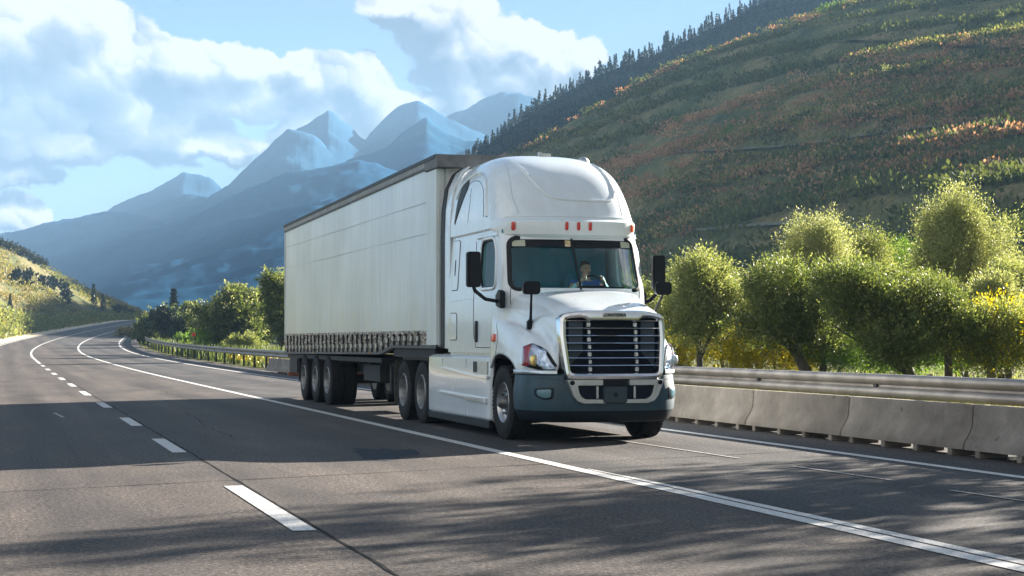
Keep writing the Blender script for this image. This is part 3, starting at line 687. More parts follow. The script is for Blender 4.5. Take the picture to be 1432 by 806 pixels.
for s in (-1, 1):
    ys = np.linspace(.72, LEN - .05, 150); rws = []
    for t in np.linspace(0, 1, 26):
        r = []
        for y in ys:
            z = ZH + (ztop(y) - .14 - ZH) * t
            dx = .004 * fbm1(y * 1.1 + .3 * math.sin(z), 5, 3) * math.sin(math.pi * t) + .010 * math.sin(y * .9 + z) * math.sin(math.pi * t) + .006 * (1 - t) ** 5 * fbm1(y * 5, 8, 3)
            r.append((s * (1.165 + dx), y, z))
        rws.append(r)
    cu = MB().grid(rws).build('side_curtain', M_curt, trailer, smooth=70)
    for zz in (3.2, 3.72): MB().tube([(s * 1.172, y, zz) for y in np.linspace(.75, LEN - .1, 60)], .004, 5).build('curtain_seam', M_corner, cu)
    # crumpled hem
    ys = np.linspace(.72, LEN - .05, 420); rws = []
    for t in np.linspace(0, 1, 12):
        rws.append([(s * (1.16 + .028 * math.sin(y * 31 + 5 * math.sin(t * 6 + y * 2)) * math.sin(math.pi * t) + .022 * math.sin(y * 57 + t * 11) * math.sin(math.pi * t)), y, zbot(y) + .02 + (ZH - zbot(y) - .01) * t) for y in ys])
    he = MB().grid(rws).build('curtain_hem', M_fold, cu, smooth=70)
    k = 0; y = 1.15
    while y < LEN - .2:
        zb = zbot(y)
        st = MB().prism([(y - .035, zb), (y + .03, zb), (y + .045, ZH - .05), (y - .02, ZH - .04)], 'x', s * 1.175, s * 1.205).build('strap', M_dark, trailer, bev=.006)
        MB().box(min(s * 1.2, s * 1.225), max(s * 1.2, s * 1.225), y - .05, y + .05, zb + .09, zb + .17).build('buckle', M_alu, st, bev=.006)
        MB().tube([(s * 1.215, y + .04, zb + .20), (s * 1.23, y + .16, zb + .12 + .03 * math.sin(y * 9)), (s * 1.2, y + .28, zb + .05)], .012, 5).build('strap_tail', M_beige, st)
        y += .46 + .03 * math.sin(y * 5)
    rr2 = [[(s * x, y, zbot(y) + dz) for y in np.linspace(.0, LEN, 60)] for x, dz in ((1.10, -.04), (1.185, -.035), (1.19, .02), (1.10, .025))]; rr2.append(rr2[0])
    MB().grid(rr2).build('side_rail', M_trailgrey, trailer, smooth=30)
    rr2 = [[(s * x, y, ztop(y) + dz) for y in np.linspace(.05, LEN, 30)] for x, dz in ((1.12, -.13), (1.19, -.13), (1.20, -.03), (1.19, .0), (1.10, .0))]; rr2.append(rr2[0])
    rl = MB().grid(rr2).build('roof_rail', simple('rail_grey', (.24, .25, .26), .6, noise=.2, scale=3), trailer, smooth=30)
    rr2 = [[(s * x, y, ztop(y) + dz) for y in np.linspace(.0, LEN + .01, 30)] for x, dz in ((1.17, -.045), (1.21, -.045), (1.212, .012), (1.17, .014))]; rr2.append(rr2[0])
    MB().grid(rr2).build('rail_cap', M_black, rl)
    rr2 = [[(s * x, y, ztop(y) + dz) for y in np.linspace(.3, LEN + .01, 30)] for x, dz in ((1.17, -.16), (1.198, -.16), (1.198, -.13), (1.17, -.13))]; rr2.append(rr2[0])
    MB().grid(rr2).build('rail_dark_edge', M_trailgrey, rl)  # dark grey lower edge of the roof rail
    MB().box(min(s * 1.02, s * 1.172), max(s * 1.02, s * 1.172), .0, .72, 1.30, 4.24).build('corner_post', M_corner, trailer, bev=.03)
    MB().box(min(s * 1.08, s * 1.18), max(s * 1.08, s * 1.18), LEN - .06, LEN + .02, 1.1, 4.2).build('rear_post', M_alu, trailer, bev=.01)
MB().box(-1.02, 1.02, .0, .06, 1.3, 4.24).build('front_wall', M_corner, trailer)
MB().prism([(-.16, 4.22), (.72, 4.22), (.72, 4.39), (.02, 4.455), (-.10, 4.44)], 'x', -1.2, 1.2).build('front_header', M_trailgrey, trailer, bev=.01)
MB().add([(-1.15, .6, ztop(0) - .02), (1.15, .6, ztop(0) - .02), (1.15, LEN, ztop(LEN) - .01), (-1.15, LEN, ztop(LEN) - .01), (-1.15, .6, ztop(0) - .06), (1.15, .6, ztop(0) - .06), (1.15, LEN, ztop(LEN) - .06), (-1.15, LEN, ztop(LEN) - .06)],
         [(0, 1, 2, 3), (4, 5, 6, 7), (0, 1, 5, 4), (2, 3, 7, 6), (0, 3, 7, 4), (1, 2, 6, 5)]).build('roof', M_curt, trailer)
MB().box(-1.1, 1.1, LEN - .03, LEN + .01, 1.1, 4.2).build('rear_door', M_corner, trailer)
fl = MB()
fl.box(-1.12, 1.12, .3, 3.3, 1.11, 1.275).box(-1.1, 1.1, 4.4, LEN, .98, 1.07)
fl.build('floor', M_dark, trailer)
ch = MB()
for s in (-1, 1):
    ch.box(s * .44, s * .54, 3.2, LEN - .2, .72, 1.0)
for y in np.arange(3.6, LEN - .3, 1.0): ch.box(-1.05, 1.05, y, y + .06, .93, .99)
ch.box(-.9, .9, 5.4, 6.9, .60, .92).build('chassis', M_dark, trailer)
for s in (-1, 1):
    lg = MB(); lg.box(s * .85 - .06, s * .85 + .06, 4.4, 4.52, .42, 1.0); lg.box(s * .85 - .12, s * .85 + .12, 4.3, 4.62, .40, .43); lg.build('landing_leg', M_dark, trailer)
for Yw in (35.6, 37.05, 38.5):
    y = Yw - 26.0
    MB().tube([(-.95, y, .53), (.95, y, .53)], .07).build('axle_beam', M_dark, trailer)
    for s in (-1, 1):
        wheel(s * 1.0, y, s, trailer, False); wheel(s * .70, y, s, trailer, False)
for s in (-1, 1):
    MB().box(s * .86 - .24, s * .86 + .24, 13.35, 13.38, .42, 1.0).build('mud_flap', M_black, trailer)
ug = MB().box(-1.1, 1.1, LEN - .12, LEN, .52, .62)
for s in (-1, 1): ug.box(s * .6 - .04, s * .6 + .04, LEN - .1, LEN - .02, .6, 1.0)
ug.build('underrun_bar', simple('rusty_bar', (.22, .09, .05), .7, noise=.4), trailer, bev=.01)
MB().box(-1.12, -.75, 13.5, 14.6, .62, .98).build('tool_box', M_dark, trailer, bev=.02)
for y in (5.0, 8.0, 11.0, 14.0): MB().box(-1.192, -1.182, y, y + .09, zbot(y) - .02, zbot(y) + .01).build('marker_light', M_amber, trailer)

# ================================================================== DRIVER
def skin_fig(name, chains, mat, parent=None, loc=(0, 0, 0), sub=2):
    me = bpy.data.meshes.new(name); vs, es, rs = [], [], []; idx = {}
    for chn in chains:
        prev = None
        for key, p, r in chn:
            if key not in idx: idx[key] = len(vs); vs.append(p); rs.append(r)
            if prev is not None: es.append((prev, idx[key]))
            prev = idx[key]
    me.from_pydata(vs, es, []); o = bpy.data.objects.new(name, me); col.objects.link(o)
    md = o.modifiers.new('s', 'SKIN'); md.use_smooth_shade = True
    sv = me.skin_vertices[0].data
    for i, r in enumerate(rs): sv[i].radius = (r, r) if not isinstance(r, tuple) else r; sv[i].use_root = (i == 0)
    sb = o.modifiers.new('u', 'SUBSURF'); sb.levels = sub; sb.render_levels = sub
    dg = bpy.context.evaluated_depsgraph_get(); dg.update()
    r = bpy.data.meshes.new_from_object(o.evaluated_get(dg), depsgraph=dg); bpy.data.objects.remove(o)
    r.polygons.foreach_set('use_smooth', [True] * len(r.polygons)); r.materials.clear()
    q = link(name, r, mat, parent); q.location = loc; return q
M_skin = simple('skin', (.80, .36, .26), .5); M_shirt = simple('blue_shirt', (.04, .13, .45), .8, noise=.3, scale=9); M_sleeve = simple('white_sleeve', (.75, .78, .8), .8)
M_hair = simple('dark_hair', (.03, .02, .015), .7); M_trs = simple('dark_trousers', (.02, .025, .04), .8)
D0 = (T0[0] + .50, T0[1] + 2.62, 1.80)
def arm(sx):
    hx = .14 * sx
    return [('ch', (0, .02, .46), .13), ('sh%d' % sx, (.19 * sx, 0, .47), .062), ('el%d' % sx, (.28 * sx, -.18, .34), .045), ('wr%d' % sx, (hx + .04 * sx, -.33, .50), .032),
            ('pm%d' % sx, (hx + .02 * sx, -.37, .53), (.042, .024))]
def fingers(sx):
    out = []
    for i, (dz, L) in enumerate(((.035, .07), (.012, .08), (-.01, .075), (-.03, .06))):
        b = (.16 * sx, -.385, .53 + dz * .6)
        out.append([('pm%d' % sx, None, None), ('f%d%d' % (sx, i), (b[0] - .01 * sx, b[1] - .012, b[2]), .010), ('g%d%d' % (sx, i), (b[0] - .03 * sx, b[1] - .02 - L * .2, b[2] + .01), .009), ('h%d%d' % (sx, i), (b[0] - .045 * sx, b[1] - .0, b[2] + .005), .008)])
    out.append([('pm%d' % sx, None, None), ('t%d' % sx, (.13 * sx, -.36, .56), .011), ('u%d' % sx, (.11 * sx, -.37, .585), .009)])
    return out
chains = [[('pv', (0, .02, .06), .15), ('wa', (0, .04, .22), .125), ('ch', (0, .02, .40), .135), ('ne', (0, .0, .535), .055), ('jw', (.005, -.02, .60), (.066, .075)), ('hd', (.01, -.01, .69), (.082, .092)), ('cr', (.01, .0, .775), .06)],
          [('jw', None, None), ('no0', (.012, -.095, .665), .016), ('no1', (.013, -.115, .658), .010)]]
for sx in (-1, 1):
    chains += [arm(sx)] + fingers(sx)
    chains.append([('pv', None, None), ('hp%d' % sx, (.10 * sx, -.05, .04), .085), ('kn%d' % sx, (.15 * sx, -.48, .06), .06), ('an%d' % sx, (.15 * sx, -.58, -.34), .04), ('to%d' % sx, (.15 * sx, -.70, -.42), .035)])
    chains.append([('hd', None, None), ('ea%d' % sx, (.01 + .085 * sx, .0, .69), (.012, .022))])
person = skin_fig('person', chains, M_skin, None, D0)
tag(person, 'driver in blue shirt with pale sleeves behind the windshield holding the steering wheel', 'person')
skin_fig('shirt', [[('a', (0, .02, .08), .165), ('b', (0, .04, .22), .142), ('c', (0, .02, .41), .152), ('d', (0, .0, .50), .075)],
                   [('c', None, None), ('s1', (.19, 0, .47), .075), ('e1', (.24, -.10, .36), .066)], [('c', None, None), ('s2', (-.19, 0, .47), .075), ('e2', (-.24, -.10, .36), .066)]], M_shirt, person)
for sx in (-1, 1): skin_fig('sleeve', [[('a', (.25 * sx, -.10, .38), .064), ('b', (.28 * sx, -.18, .34), .058), ('c', (.215 * sx, -.29, .455), .046)]], M_sleeve, person)
skin_fig('trousers', [[('a', (0, .02, .07), .16), ('l', (.10, -.05, .04), .095), ('k', (.15, -.48, .06), .072), ('f', (.15, -.57, -.30), .055)], [('a', None, None), ('m', (-.10, -.05, .04), .095), ('n', (-.15, -.48, .06), .072), ('o', (-.15, -.57, -.30), .055)]], M_trs, person)
skin_fig('hair', [[('a', (.01, .045, .68), (.075, .075)), ('b', (.01, .03, .76), (.083, .085)), ('c', (.01, -.01, .815), (.06, .06))]], M_hair, person)
ey = MB()
for sx in (-1, 1): MB().add([(.012 + .032 * sx + .012 * math.cos(a), -.098, .70 + .007 * math.sin(a)) for a in np.linspace(0, 5.9, 10)], [tuple(range(10))]).build('eye', M_hair, person)
MB().add([(.012 + .024 * math.cos(a), -.098, .625 + .006 * math.sin(a)) for a in np.linspace(0, 5.9, 10)], [tuple(range(10))]).build('mouth', M_red, person)
# ================================================================== GROUND, ROAD, BARRIERS
def nz(n, L, tc_out, scale, detail=6, rough=.6, mapping=None):
    t = n.new('ShaderNodeTexNoise'); t.inputs['Scale'].default_value = scale; t.inputs['Detail'].default_value = detail; t.inputs['Roughness'].default_value = rough
    if mapping:
        mp = n.new('ShaderNodeMapping'); mp.inputs['Scale'].default_value = mapping; L.new(tc_out, mp.inputs[0]); L.new(mp.outputs[0], t.inputs['Vector'])
    else: L.new(tc_out, t.inputs['Vector'])
    return t
def ramp(N, L, src, stops):
    c = N.new('ShaderNodeValToRGB'); e = c.color_ramp.elements
    while len(e) < len(stops): e.new(.5)
    for i, (p, cc) in enumerate(stops): e[i].position = p; e[i].color = (*cc, 1)
    L.new(src, c.inputs[0]); return c
def mixc(N, L, a, b, fac=1., mode='MULTIPLY'):
    m = N.new('ShaderNodeMix'); m.data_type = 'RGBA'; m.blend_type = mode
    if isinstance(fac, float): m.inputs[0].default_value = fac
    else: L.new(fac, m.inputs[0])
    for s, k in ((a, 6), (b, 7)):
        if isinstance(s, tuple): m.inputs[k].default_value = (*s, 1)
        else: L.new(s, m.inputs[k])
    return m.outputs[2]
def asphalt():
    m, nt, b, o = new_mat('asphalt'); N = nt.nodes; L = nt.links
    tc = N.new('ShaderNodeTexCoord').outputs['Object']
    fine = nz(N, L, tc, 60, 4, .8); grain = ramp(N, L, fine.outputs['Fac'], [(.34, (.35, .35, .36)), (.52, (.95, .95, .95)), (.68, (2.3, 2.2, 2.1))])
    med = nz(N, L, tc, .8, 8, .65, (1, .35, 1)); mr = ramp(N, L, med.outputs['Fac'], [(.32, (.62, .63, .66)), (.68, (1.28, 1.25, 1.22))])
    wear = nz(N, L, tc, 1.3, 5, .6, (1.2, .03, 1)); wr = ramp(N, L, wear.outputs['Fac'], [(.35, (.80, .80, .80)), (.65, (1.12, 1.12, 1.12))])
    # the two carriage lanes were laid in different mixes
    sp = N.new('ShaderNodeSeparateXYZ'); L.new(tc, sp.inputs[0])
    lane = ramp(N, L, sp.outputs['X'], [(0, (.125, .108, .098)), (1, (.125, .108, .098))])
    mpn = N.new('ShaderNodeMapRange'); mpn.inputs['From Min'].default_value = -4; mpn.inputs['From Max'].default_value = 14; L.new(sp.outputs['X'], mpn.inputs[0])
    base = ramp(N, L, mpn.outputs[0], [(0, (.082, .073, .068)), (.545, (.078, .071, .067)), (.56, (.069, .068, .069)), (1, (.072, .069, .069))])
    g2 = nz(N, L, tc, 24, 3, .85); gr2 = ramp(N, L, g2.outputs['Fac'], [(.36, (.42, .42, .43)), (.5, (.95, .95, .95)), (.62, (1.9, 1.87, 1.84))])
    c = mixc(N, L, base.outputs[0], grain.outputs[0]); c = mixc(N, L, c, gr2.outputs[0]); c = mixc(N, L, c, mr.outputs[0]); c = mixc(N, L, c, wr.outputs[0])
    sn = N.new('ShaderNodeMath'); sn.operation = 'SINE'; ml = N.new('ShaderNodeMath'); ml.operation = 'MULTIPLY_ADD'; ml.inputs[1].default_value = 3.25; ml.inputs[2].default_value = -.3; L.new(sp.outputs['X'], ml.inputs[0]); L.new(ml.outputs[0], sn.inputs[0])
    trk = ramp(N, L, sn.outputs[0], [(.0, (1.07, 1.06, 1.05)), (.9, (.84, .85, .86))]); c = mixc(N, L, c, trk.outputs[0])
    # oil drips along each lane centre
    v = N.new('ShaderNodeTexVoronoi'); v.inputs['Scale'].default_value = 9; L.new(tc, v.inputs['Vector'])
    dots = ramp(N, L, v.outputs['Distance'], [(.0, (1.5, 1.5, 1.5)), (.10, (1, 1, 1))]); c = mixc(N, L, c, dots.outputs[0])
    L.new(c, b.inputs['Base Color'])
    rr = N.new('ShaderNodeMapRange'); rr.inputs['To Min'].default_value = .55; rr.inputs['To Max'].default_value = .85; L.new(med.outputs['Fac'], rr.inputs[0]); L.new(rr.outputs[0], b.inputs['Roughness'])
    bp = N.new('ShaderNodeBump'); bp.inputs['Strength'].default_value = .9; bp.inputs['Distance'].default_value = .008
    L.new(fine.outputs['Fac'], bp.inputs['Height']); L.new(bp.outputs[0], b.inputs['Normal']); b.inputs['Specular IOR Level'].default_value = .15
    return m
M_asph = asphalt()
def paint_mat(name='road_paint', c=(.58, .58, .57), thr=.43):
    m, nt, b, o = new_mat(name); N = nt.nodes; L = nt.links; tc = N.new('ShaderNodeTexCoord').outputs['Object']
    f = nz(N, L, tc, 35, 6, .75); g = nz(N, L, tc, 2.2, 4, .6)
    w = ramp(N, L, f.outputs['Fac'], [(thr - .06, (.13, .12, .115)), (thr + .04, c)]); h = ramp(N, L, g.outputs['Fac'], [(.3, (.8, .79, .77)), (.7, (1, 1, 1))])
    L.new(mixc(N, L, w.outputs[0], h.outputs[0]), b.inputs['Base Color']); b.inputs['Roughness'].default_value = .6
    return m
M_paint = paint_mat(); M_worn = paint_mat('worn_paint', (.42, .41, .39), .52)
YS = [-30 + i * 5 for i in range(18)] + list(np.linspace(60, 600, 109)[1:])
YS = sorted(set(round(float(y), 3) for y in YS))
def strip(o0, o1, y0, y1, dz, n=None, w0=1., k=6.):
    ys = np.linspace(y0, y1, max(2, int((y1 - y0) / k) + 1)); 
    return MB().grid([[road_pt(o, y, dz) for o in np.linspace(o0, o1, n or 2)] for y in ys])
road = struct(strip(-2.0, 12.0, -30, 560, .0, 8, k=2.5).build('road', M_asph))
def mk(name, mb, mat=M_paint):
    o = mb.build(name, mat, road); o['kind'] = 'structure'; return o
mk('edge_line', strip(5.92, 6.09, -10, 540, .006, k=2.5)); mk('edge_line', strip(9.93, 10.09, -10, 540, .006, k=2.5)); mk('edge_line', strip(-1.72, -1.56, -10, 540, .006, k=2.5))
mk('second_line', MB().grid([[(6.12, y, .007), (6.12 + w, y, .007)] for y, w in ((16.9, .02), (15, .09), (12, .12), (4, .12))]))
y0s = [13.4, 23.0, 32.4, 40.9, 49.2, 57.9, 65.9, 75.6, 85.9]
# first dash in the photo spans pixel rows 681-750
def dash(y0, L): mk('lane_dash', strip(2.06, 2.24, y0, y0 + L, .006, k=1.0))
dash(12.05, 3.9)
for y in (20.9, 27.6, 35.2, 43.2, 51.6, 60.3, 69.2, 78.5, 88): dash(y, 3.0 + (y > 40) * .6)
mk('edge_line', strip(2.06, 2.22, 96, 540, .006, k=2.5))
for (xa, ya, xb, yb) in ((8.25, 23.2, 8.4, 17.9), (8.45, 16.6, 8.55, 14.6), (8.5, 13.5, 8.6, 11.4), (1.0, 33, 1.1, 31)):
    mk('worn_marking', MB().grid([[(xa - .03, ya, .007), (xa + .03, ya, .007)], [(xb - .03, yb, .007), (xb + .03, yb, .007)]]), M_worn)
# sealed joints (dark strips with wandering edges)
M_seal = simple('joint_sealant', (.010, .010, .010), .8, noise=.3, scale=5, spec=.08)
def wander(p0, p1, w, seed, amp=.05, step=.3):
    r = np.random.default_rng(seed); n = max(4, int(math.dist(p0, p1) / step)); d = Vector((p1[0] - p0[0], p1[1] - p0[1])).normalized(); nn = Vector((d.y, -d.x)); a = 0; L = []
    for i in range(n + 1):
        a = a * .9 + r.normal(0, amp * .35); t = i / n; ww = w * r.uniform(.5, 1.4)
        c = Vector((p0[0] + (p1[0] - p0[0]) * t, p0[1] + (p1[1] - p0[1]) * t)) + nn * a
        L.append([(c.x - nn.x * ww, c.y - nn.y * ww, .004), (c.x + nn.x * ww, c.y + nn.y * ww, .004)])
    return MB().grid(L)
mk('road_joint', wander((2.28, 5), (2.28, 62), .012, 1, .015), M_seal)
mk('road_joint', wander((-2.0, 15.4), (9.9, 18.9), .012, 2, .03), M_seal)
for k, (a, b) in enumerate((((3.2, 24), (3.5, 33)), ((-.6, 30), (-.3, 41)), ((4.3, 38), (4.1, 52)))): mk('road_crack', wander(a, b, .007, 20 + k, .09), M_seal)
# patch of fresh, darker asphalt
pm = simple('fresh_patch', (.030, .038, .050), .8, noise=.6, scale=14, bump=.4, spec=.1)
pp = []
r_ = np.random.default_rng(5)
for k in range(40):
    a = 2 * math.pi * k / 40; q = 1 + .22 * math.sin(3 * a + 1) + .12 * r_.normal()
    pp.append((4.55 + .42 * q * math.cos(a) + .15 * math.sin(a), 19.9 + 1.0 * q * math.sin(a), .004))
mk('road_patch', MB().add(pp, [tuple(range(40))]), pm)

# ground sheet
def gmat():
    m, nt, b, o = new_mat('verge_soil'); N = nt.nodes; L = nt.links; tc = N.new('ShaderNodeTexCoord').outputs['Object']
    a = nz(N, L, tc, .25, 8, .7); c = ramp(N, L, a.outputs['Fac'], [(.35, (.045, .065, .02)), (.5, (.11, .12, .035)), (.65, (.20, .17, .08))])
    f = nz(N, L, tc, 9, 6, .7); d = ramp(N, L, f.outputs['Fac'], [(.3, (.5, .5, .5)), (.7, (1.3, 1.3, 1.3))])
    L.new(mixc(N, L, c.outputs[0], d.outputs[0]), b.inputs['Base Color']); b.inputs['Roughness'].default_value = .95; b.inputs['Specular IOR Level'].default_value = .1
    bp = N.new('ShaderNodeBump'); bp.inputs['Strength'].default_value = .8; bp.inputs['Distance'].default_value = .1; L.new(f.outputs['Fac'], bp.inputs['Height']); L.new(bp.outputs[0], b.inputs['Normal'])
    return m
gx = [-6000, -2500, -1200, -600, -300, -150, -80, -40, -20, -10] + list(range(-6, 60, 6)) + [70, 100, 150, 250, 400, 700, 1300, 2500, 6000]
gyy = [-6000, -2000, -700, -300, -120, -60, -30] + list(range(-20, 620, 8)) + [700, 900, 1400, 2500, 4000, 6500]
ground = struct(MB().grid([[(x, y, zroad(y) - .07) for x in gx] for y in gyy]).build('ground', gmat()))
M_gravel = simple('shoulder_gravel', (.48, .40, .30), .95, noise=.25, scale=12, bump=.5)
struct(strip(-5.0, -2.0, -30, 560, -.01, k=2.5).build('gravel_shoulder', M_gravel))

# concrete barriers
M_conc = None
def concrete():
    m, nt, b, o = new_mat('weathered_concrete'); N = nt.nodes; L = nt.links; tc = N.new('ShaderNodeTexCoord').outputs['Object']
    oi = N.new('ShaderNodeObjectInfo'); ad = N.new('ShaderNodeVectorMath'); ad.operation = 'ADD'; sc = N.new('ShaderNodeVectorMath'); sc.operation = 'SCALE'; sc.inputs['Scale'].default_value = 37.
    cb = N.new('ShaderNodeCombineXYZ'); L.new(oi.outputs['Random'], cb.inputs[1]); L.new(cb.outputs[0], sc.inputs[0]); L.new(tc, ad.inputs[0]); L.new(sc.outputs[0], ad.inputs[1]); v = ad.outputs[0]
    a = nz(N, L, v, 1.4, 8, .65); c = ramp(N, L, a.outputs['Fac'], [(.3, (.12, .10, .085)), (.55, (.21, .185, .16)), (.75, (.30, .265, .23))])
    st = nz(N, L, v, 1.0, 5, .6, (1, 2.5, .5)); d = ramp(N, L, st.outputs['Fac'], [(.32, (.86, .85, .83)), (.6, (1.03, 1.03, 1.03))])
    f = nz(N, L, v, 40, 5, .7); e = ramp(N, L, f.outputs['Fac'], [(.3, (.8, .8, .8)), (.6, (1.05, 1.05, 1.05))])
    sp = nz(N, L, v, 5.5, 2, .5); g = ramp(N, L, sp.outputs['Fac'], [(.26, (.55, .54, .52)), (.31, (1, 1, 1))])
    cc = mixc(N, L, c.outputs[0], d.outputs[0]); cc = mixc(N, L, cc, e.outputs[0]); cc = mixc(N, L, cc, g.outputs[0]); L.new(cc, b.inputs['Base Color']); b.inputs['Roughness'].default_value = .85
    bp = N.new('ShaderNodeBump'); bp.inputs['Strength'].default_value = .35; bp.inputs['Distance'].default_value = .01; L.new(f.outputs['Fac'], bp.inputs['Height']); L.new(bp.outputs[0], b.inputs['Normal'])
    return m
M_conc = concrete(); M_pale = simple('pale_concrete', (.55, .56, .57), .8, noise=.15, scale=3)
SEG = 3.05
prof = [(-.20, .085), (-.195, .11), (-.185, .16), (-.10, .29), (-.065, .38), (-.05, .60), (-.035, .63), (.055, .63), (.07, .60), (.085, .38), (.12, .29), (.205, .16), (.22, .085)]
def barrier_me():
    ys = [0.012, .03, .5, 1, 1.5, 2, 2.5, 3.02, 3.038]; rws = []
    for i, y in enumerate(ys):
        k = .012 if i in (0, len(ys) - 1) else 0
        rws.append([(x * (1 - k * 4), y, z - k * (z > .3)) for x, z in prof])
    mb = MB().grid(rws, closed=True); n = len(prof); mb.f.append(tuple(range(n))); mb.f.append(tuple((len(ys) - 1) * n + j for j in range(n)))
    return mb.mesh('barrier_body', 40)
bme = barrier_me(); fme = MB().box(-.19, .21, -.05, .05, 0, .088).mesh('foot', bev=.006)
side_lab = {0: 'grey concrete barrier segment cut by the right picture edge', 1: 'grey concrete barrier segment second from right picture edge', 2: 'grey concrete barrier segment with lighter patch, third from right edge',
            3: 'grey concrete barrier segment, fourth from right, beside the truck bumper'}
def make_barrier(y, lab):
    b = thing('concrete_barrier', lab, 'barrier', (11.33, y, 0), 'concrete barrier segments beside the right lane')
    link('barrier_body', bme, M_conc, b)
    for fy in (.30, 1.1, 1.9, 2.75):
        f = link('foot', fme, M_conc, b); f.location = (0, fy, 0)
    return b
Yb = 14.35; i = 0
first = make_barrier(Yb, side_lab[0])
while Yb < 69:
    if i:
        c = copy_tree(first); c.location = (11.33, Yb, 0)
        c['label'] = side_lab.get(i, 'grey concrete barrier segment hidden behind the truck and trailer')
    Yb += SEG; i += 1
eb = thing('concrete_barrier', 'pale barrier end block behind the rear of the trailer', 'barrier', (11.33, Yb, 0), 'concrete barrier segments beside the right lane')
link('barrier_body', bme, M_pale, eb)
# guard rail (double corrugated beam)
M_galv = simple('galvanised_rail', (.22, .205, .195), .5, .4, noise=.3, scale=2.5); M_rust = simple('rusty_post', (.14, .08, .05), .8, noise=.5, scale=6)
gr = thing('guardrail', 'long galvanised double-beam guardrail behind the concrete barrier, curving away at the left', 'guardrail', (0, 0, 0))
wp = [(-.0, .555), (-.035, .57), (-.065, .61), (-.065, .66), (-.035, .695), (0, .712), (0, .742), (-.035, .76), (-.07, .80), (-.07, .86), (-.035, .895), (0, .905), (.02, .90), (-.01, .86), (-.02, .80), (.02, .74), (.02, .71), (-.015, .66), (.01, .57)]
RX = 12.6
seg = 4.0; y = -2.0; k = 0
while y < 250:
    ys = [y + .012, y + 2, y + seg + (.05 if y < 60 else .02)]
    off = .003 * (k % 2)
    if k < 66:
        MB().grid([[road_pt(RX + x - off, yy, z + off * .3 + (.0)) for x, z in wp] for yy in ys], closed=True).build('rail_beam', M_galv, gr, smooth=50)
        if y < 170:
            p = road_pt(RX + .09, y + seg, 0)
            MB().box(p[0] - .05, p[0] + .06, p[1] - .04, p[1] + .04, p[2] - .06, p[2] + .86).build('post', M_rust if y < 60 else M_dark, gr)
            q = road_pt(RX - .005, y + seg, 0)
            MB().box(q[0] - .03, q[0] + .05, q[1] - .05, q[1] + .05, q[2] + .69, q[2] + .76).build('bolt_plate', M_black, gr)
    y += seg; k += 1
# ================================================================== VEGETATION
G_OL = leaf_mat('olive_leaves', (.075, .11, .035), (.27, .30, .12), 1.3, .55, (1.2, 1.15, .62))
G_DK = leaf_mat('dark_leaves', (.042, .07, .024), (.14, .17, .058), 1.5, .52, (1.2, 1.2, .6))
G_PALE = leaf_mat('pale_leaves', (.14, .17, .06), (.42, .43, .21), 1.3, .48, (1.15, 1.15, .75))
G_YEL = leaf_mat('yellow_leaves', (.22, .23, .015), (.62, .52, .03), 1.0, .6, (1.25, 1.15, .4))
G_GRN = leaf_mat('fresh_green_leaves', (.05, .12, .015), (.16, .26, .03), 1.2, .5, (1.2, 1.2, .5))
G_CON = leaf_mat('conifer_needles', (.010, .022, .014), (.035, .055, .030), 2.0, .15)
G_RUST = leaf_mat('rust_leaves', (.20, .115, .065), (.56, .36, .22), .06, .4, (1.2, 1.0, .7), .1, .8)
G_BUSH = leaf_mat('hill_bush_leaves', (.038, .062, .025), (.14, .155, .06), .05, .3, (1.25, 1.25, .55), .08, .8)
G_HOL = leaf_mat('hill_olive_leaves', (.09, .11, .04), (.29, .27, .10), .05, .4, (1.25, 1.2, .6), .08, .8)
M_bark = simple('bark', (.055, .045, .035), .95, noise=.4, scale=9, bump=.8)
G_STRAW = leaf_mat('straw', (.15, .14, .05), (.36, .30, .12), 1.0, .4, (1.1, 1, .7))

def leaf_quads(cent, dirs, L, W, rng, curl=.0):
    n = len(cent); d = dirs + rng.normal(0, .55, (n, 3)); d /= np.linalg.norm(d, axis=1)[:, None] + 1e-9
    r = rng.normal(0, 1, (n, 3)); s = np.cross(d, r); s /= np.linalg.norm(s, axis=1)[:, None] + 1e-9
    l = (L * rng.uniform(.6, 1.3, n))[:, None]; w = (W * rng.uniform(.6, 1.3, n))[:, None]
    a = cent - d * l * .5; b = cent + d * l * .5
    return np.stack([a, cent + s * w * .5, b, cent - s * w * .5], axis=1)
def crown_quads(lobes, n, L, W, rng, sprig=.28, spiky=.5):
    lobes = np.array(lobes, float); vol = (lobes[:, 3] * lobes[:, 4] * lobes[:, 5]) ** (2 / 3); pr = vol / vol.sum()
    per = 16; nc = max(1, n // per)
    li = rng.choice(len(lobes), nc, p=pr); lb = lobes[li]
    v = rng.normal(0, 1, (nc, 3)); v /= np.linalg.norm(v, axis=1)[:, None]
    rr = rng.uniform(.25, 1, nc) ** .45 * (1 + .15 * rng.normal(0, 1, nc))
    base = lb[:, :3] + v * lb[:, 3:6] * rr[:, None]
    out = v * .6 + np.array([0, 0, .7]) * rng.uniform(0, 1.4, nc)[:, None]; out /= np.linalg.norm(out, axis=1)[:, None]
    t = rng.uniform(0, 1, (nc, per)); ln = sprig * rng.uniform(.5, 1.5, nc)
    P = base[:, None, :] + out[:, None, :] * (t * ln[:, None])[:, :, None] + rng.normal(0, sprig * .22, (nc, per, 3)) * (1.1 - t * spiky)[:, :, None]
    P = P.reshape(-1, 3); D = np.repeat(out, per, axis=0)
    return leaf_quads(P, D, L, W, rng)
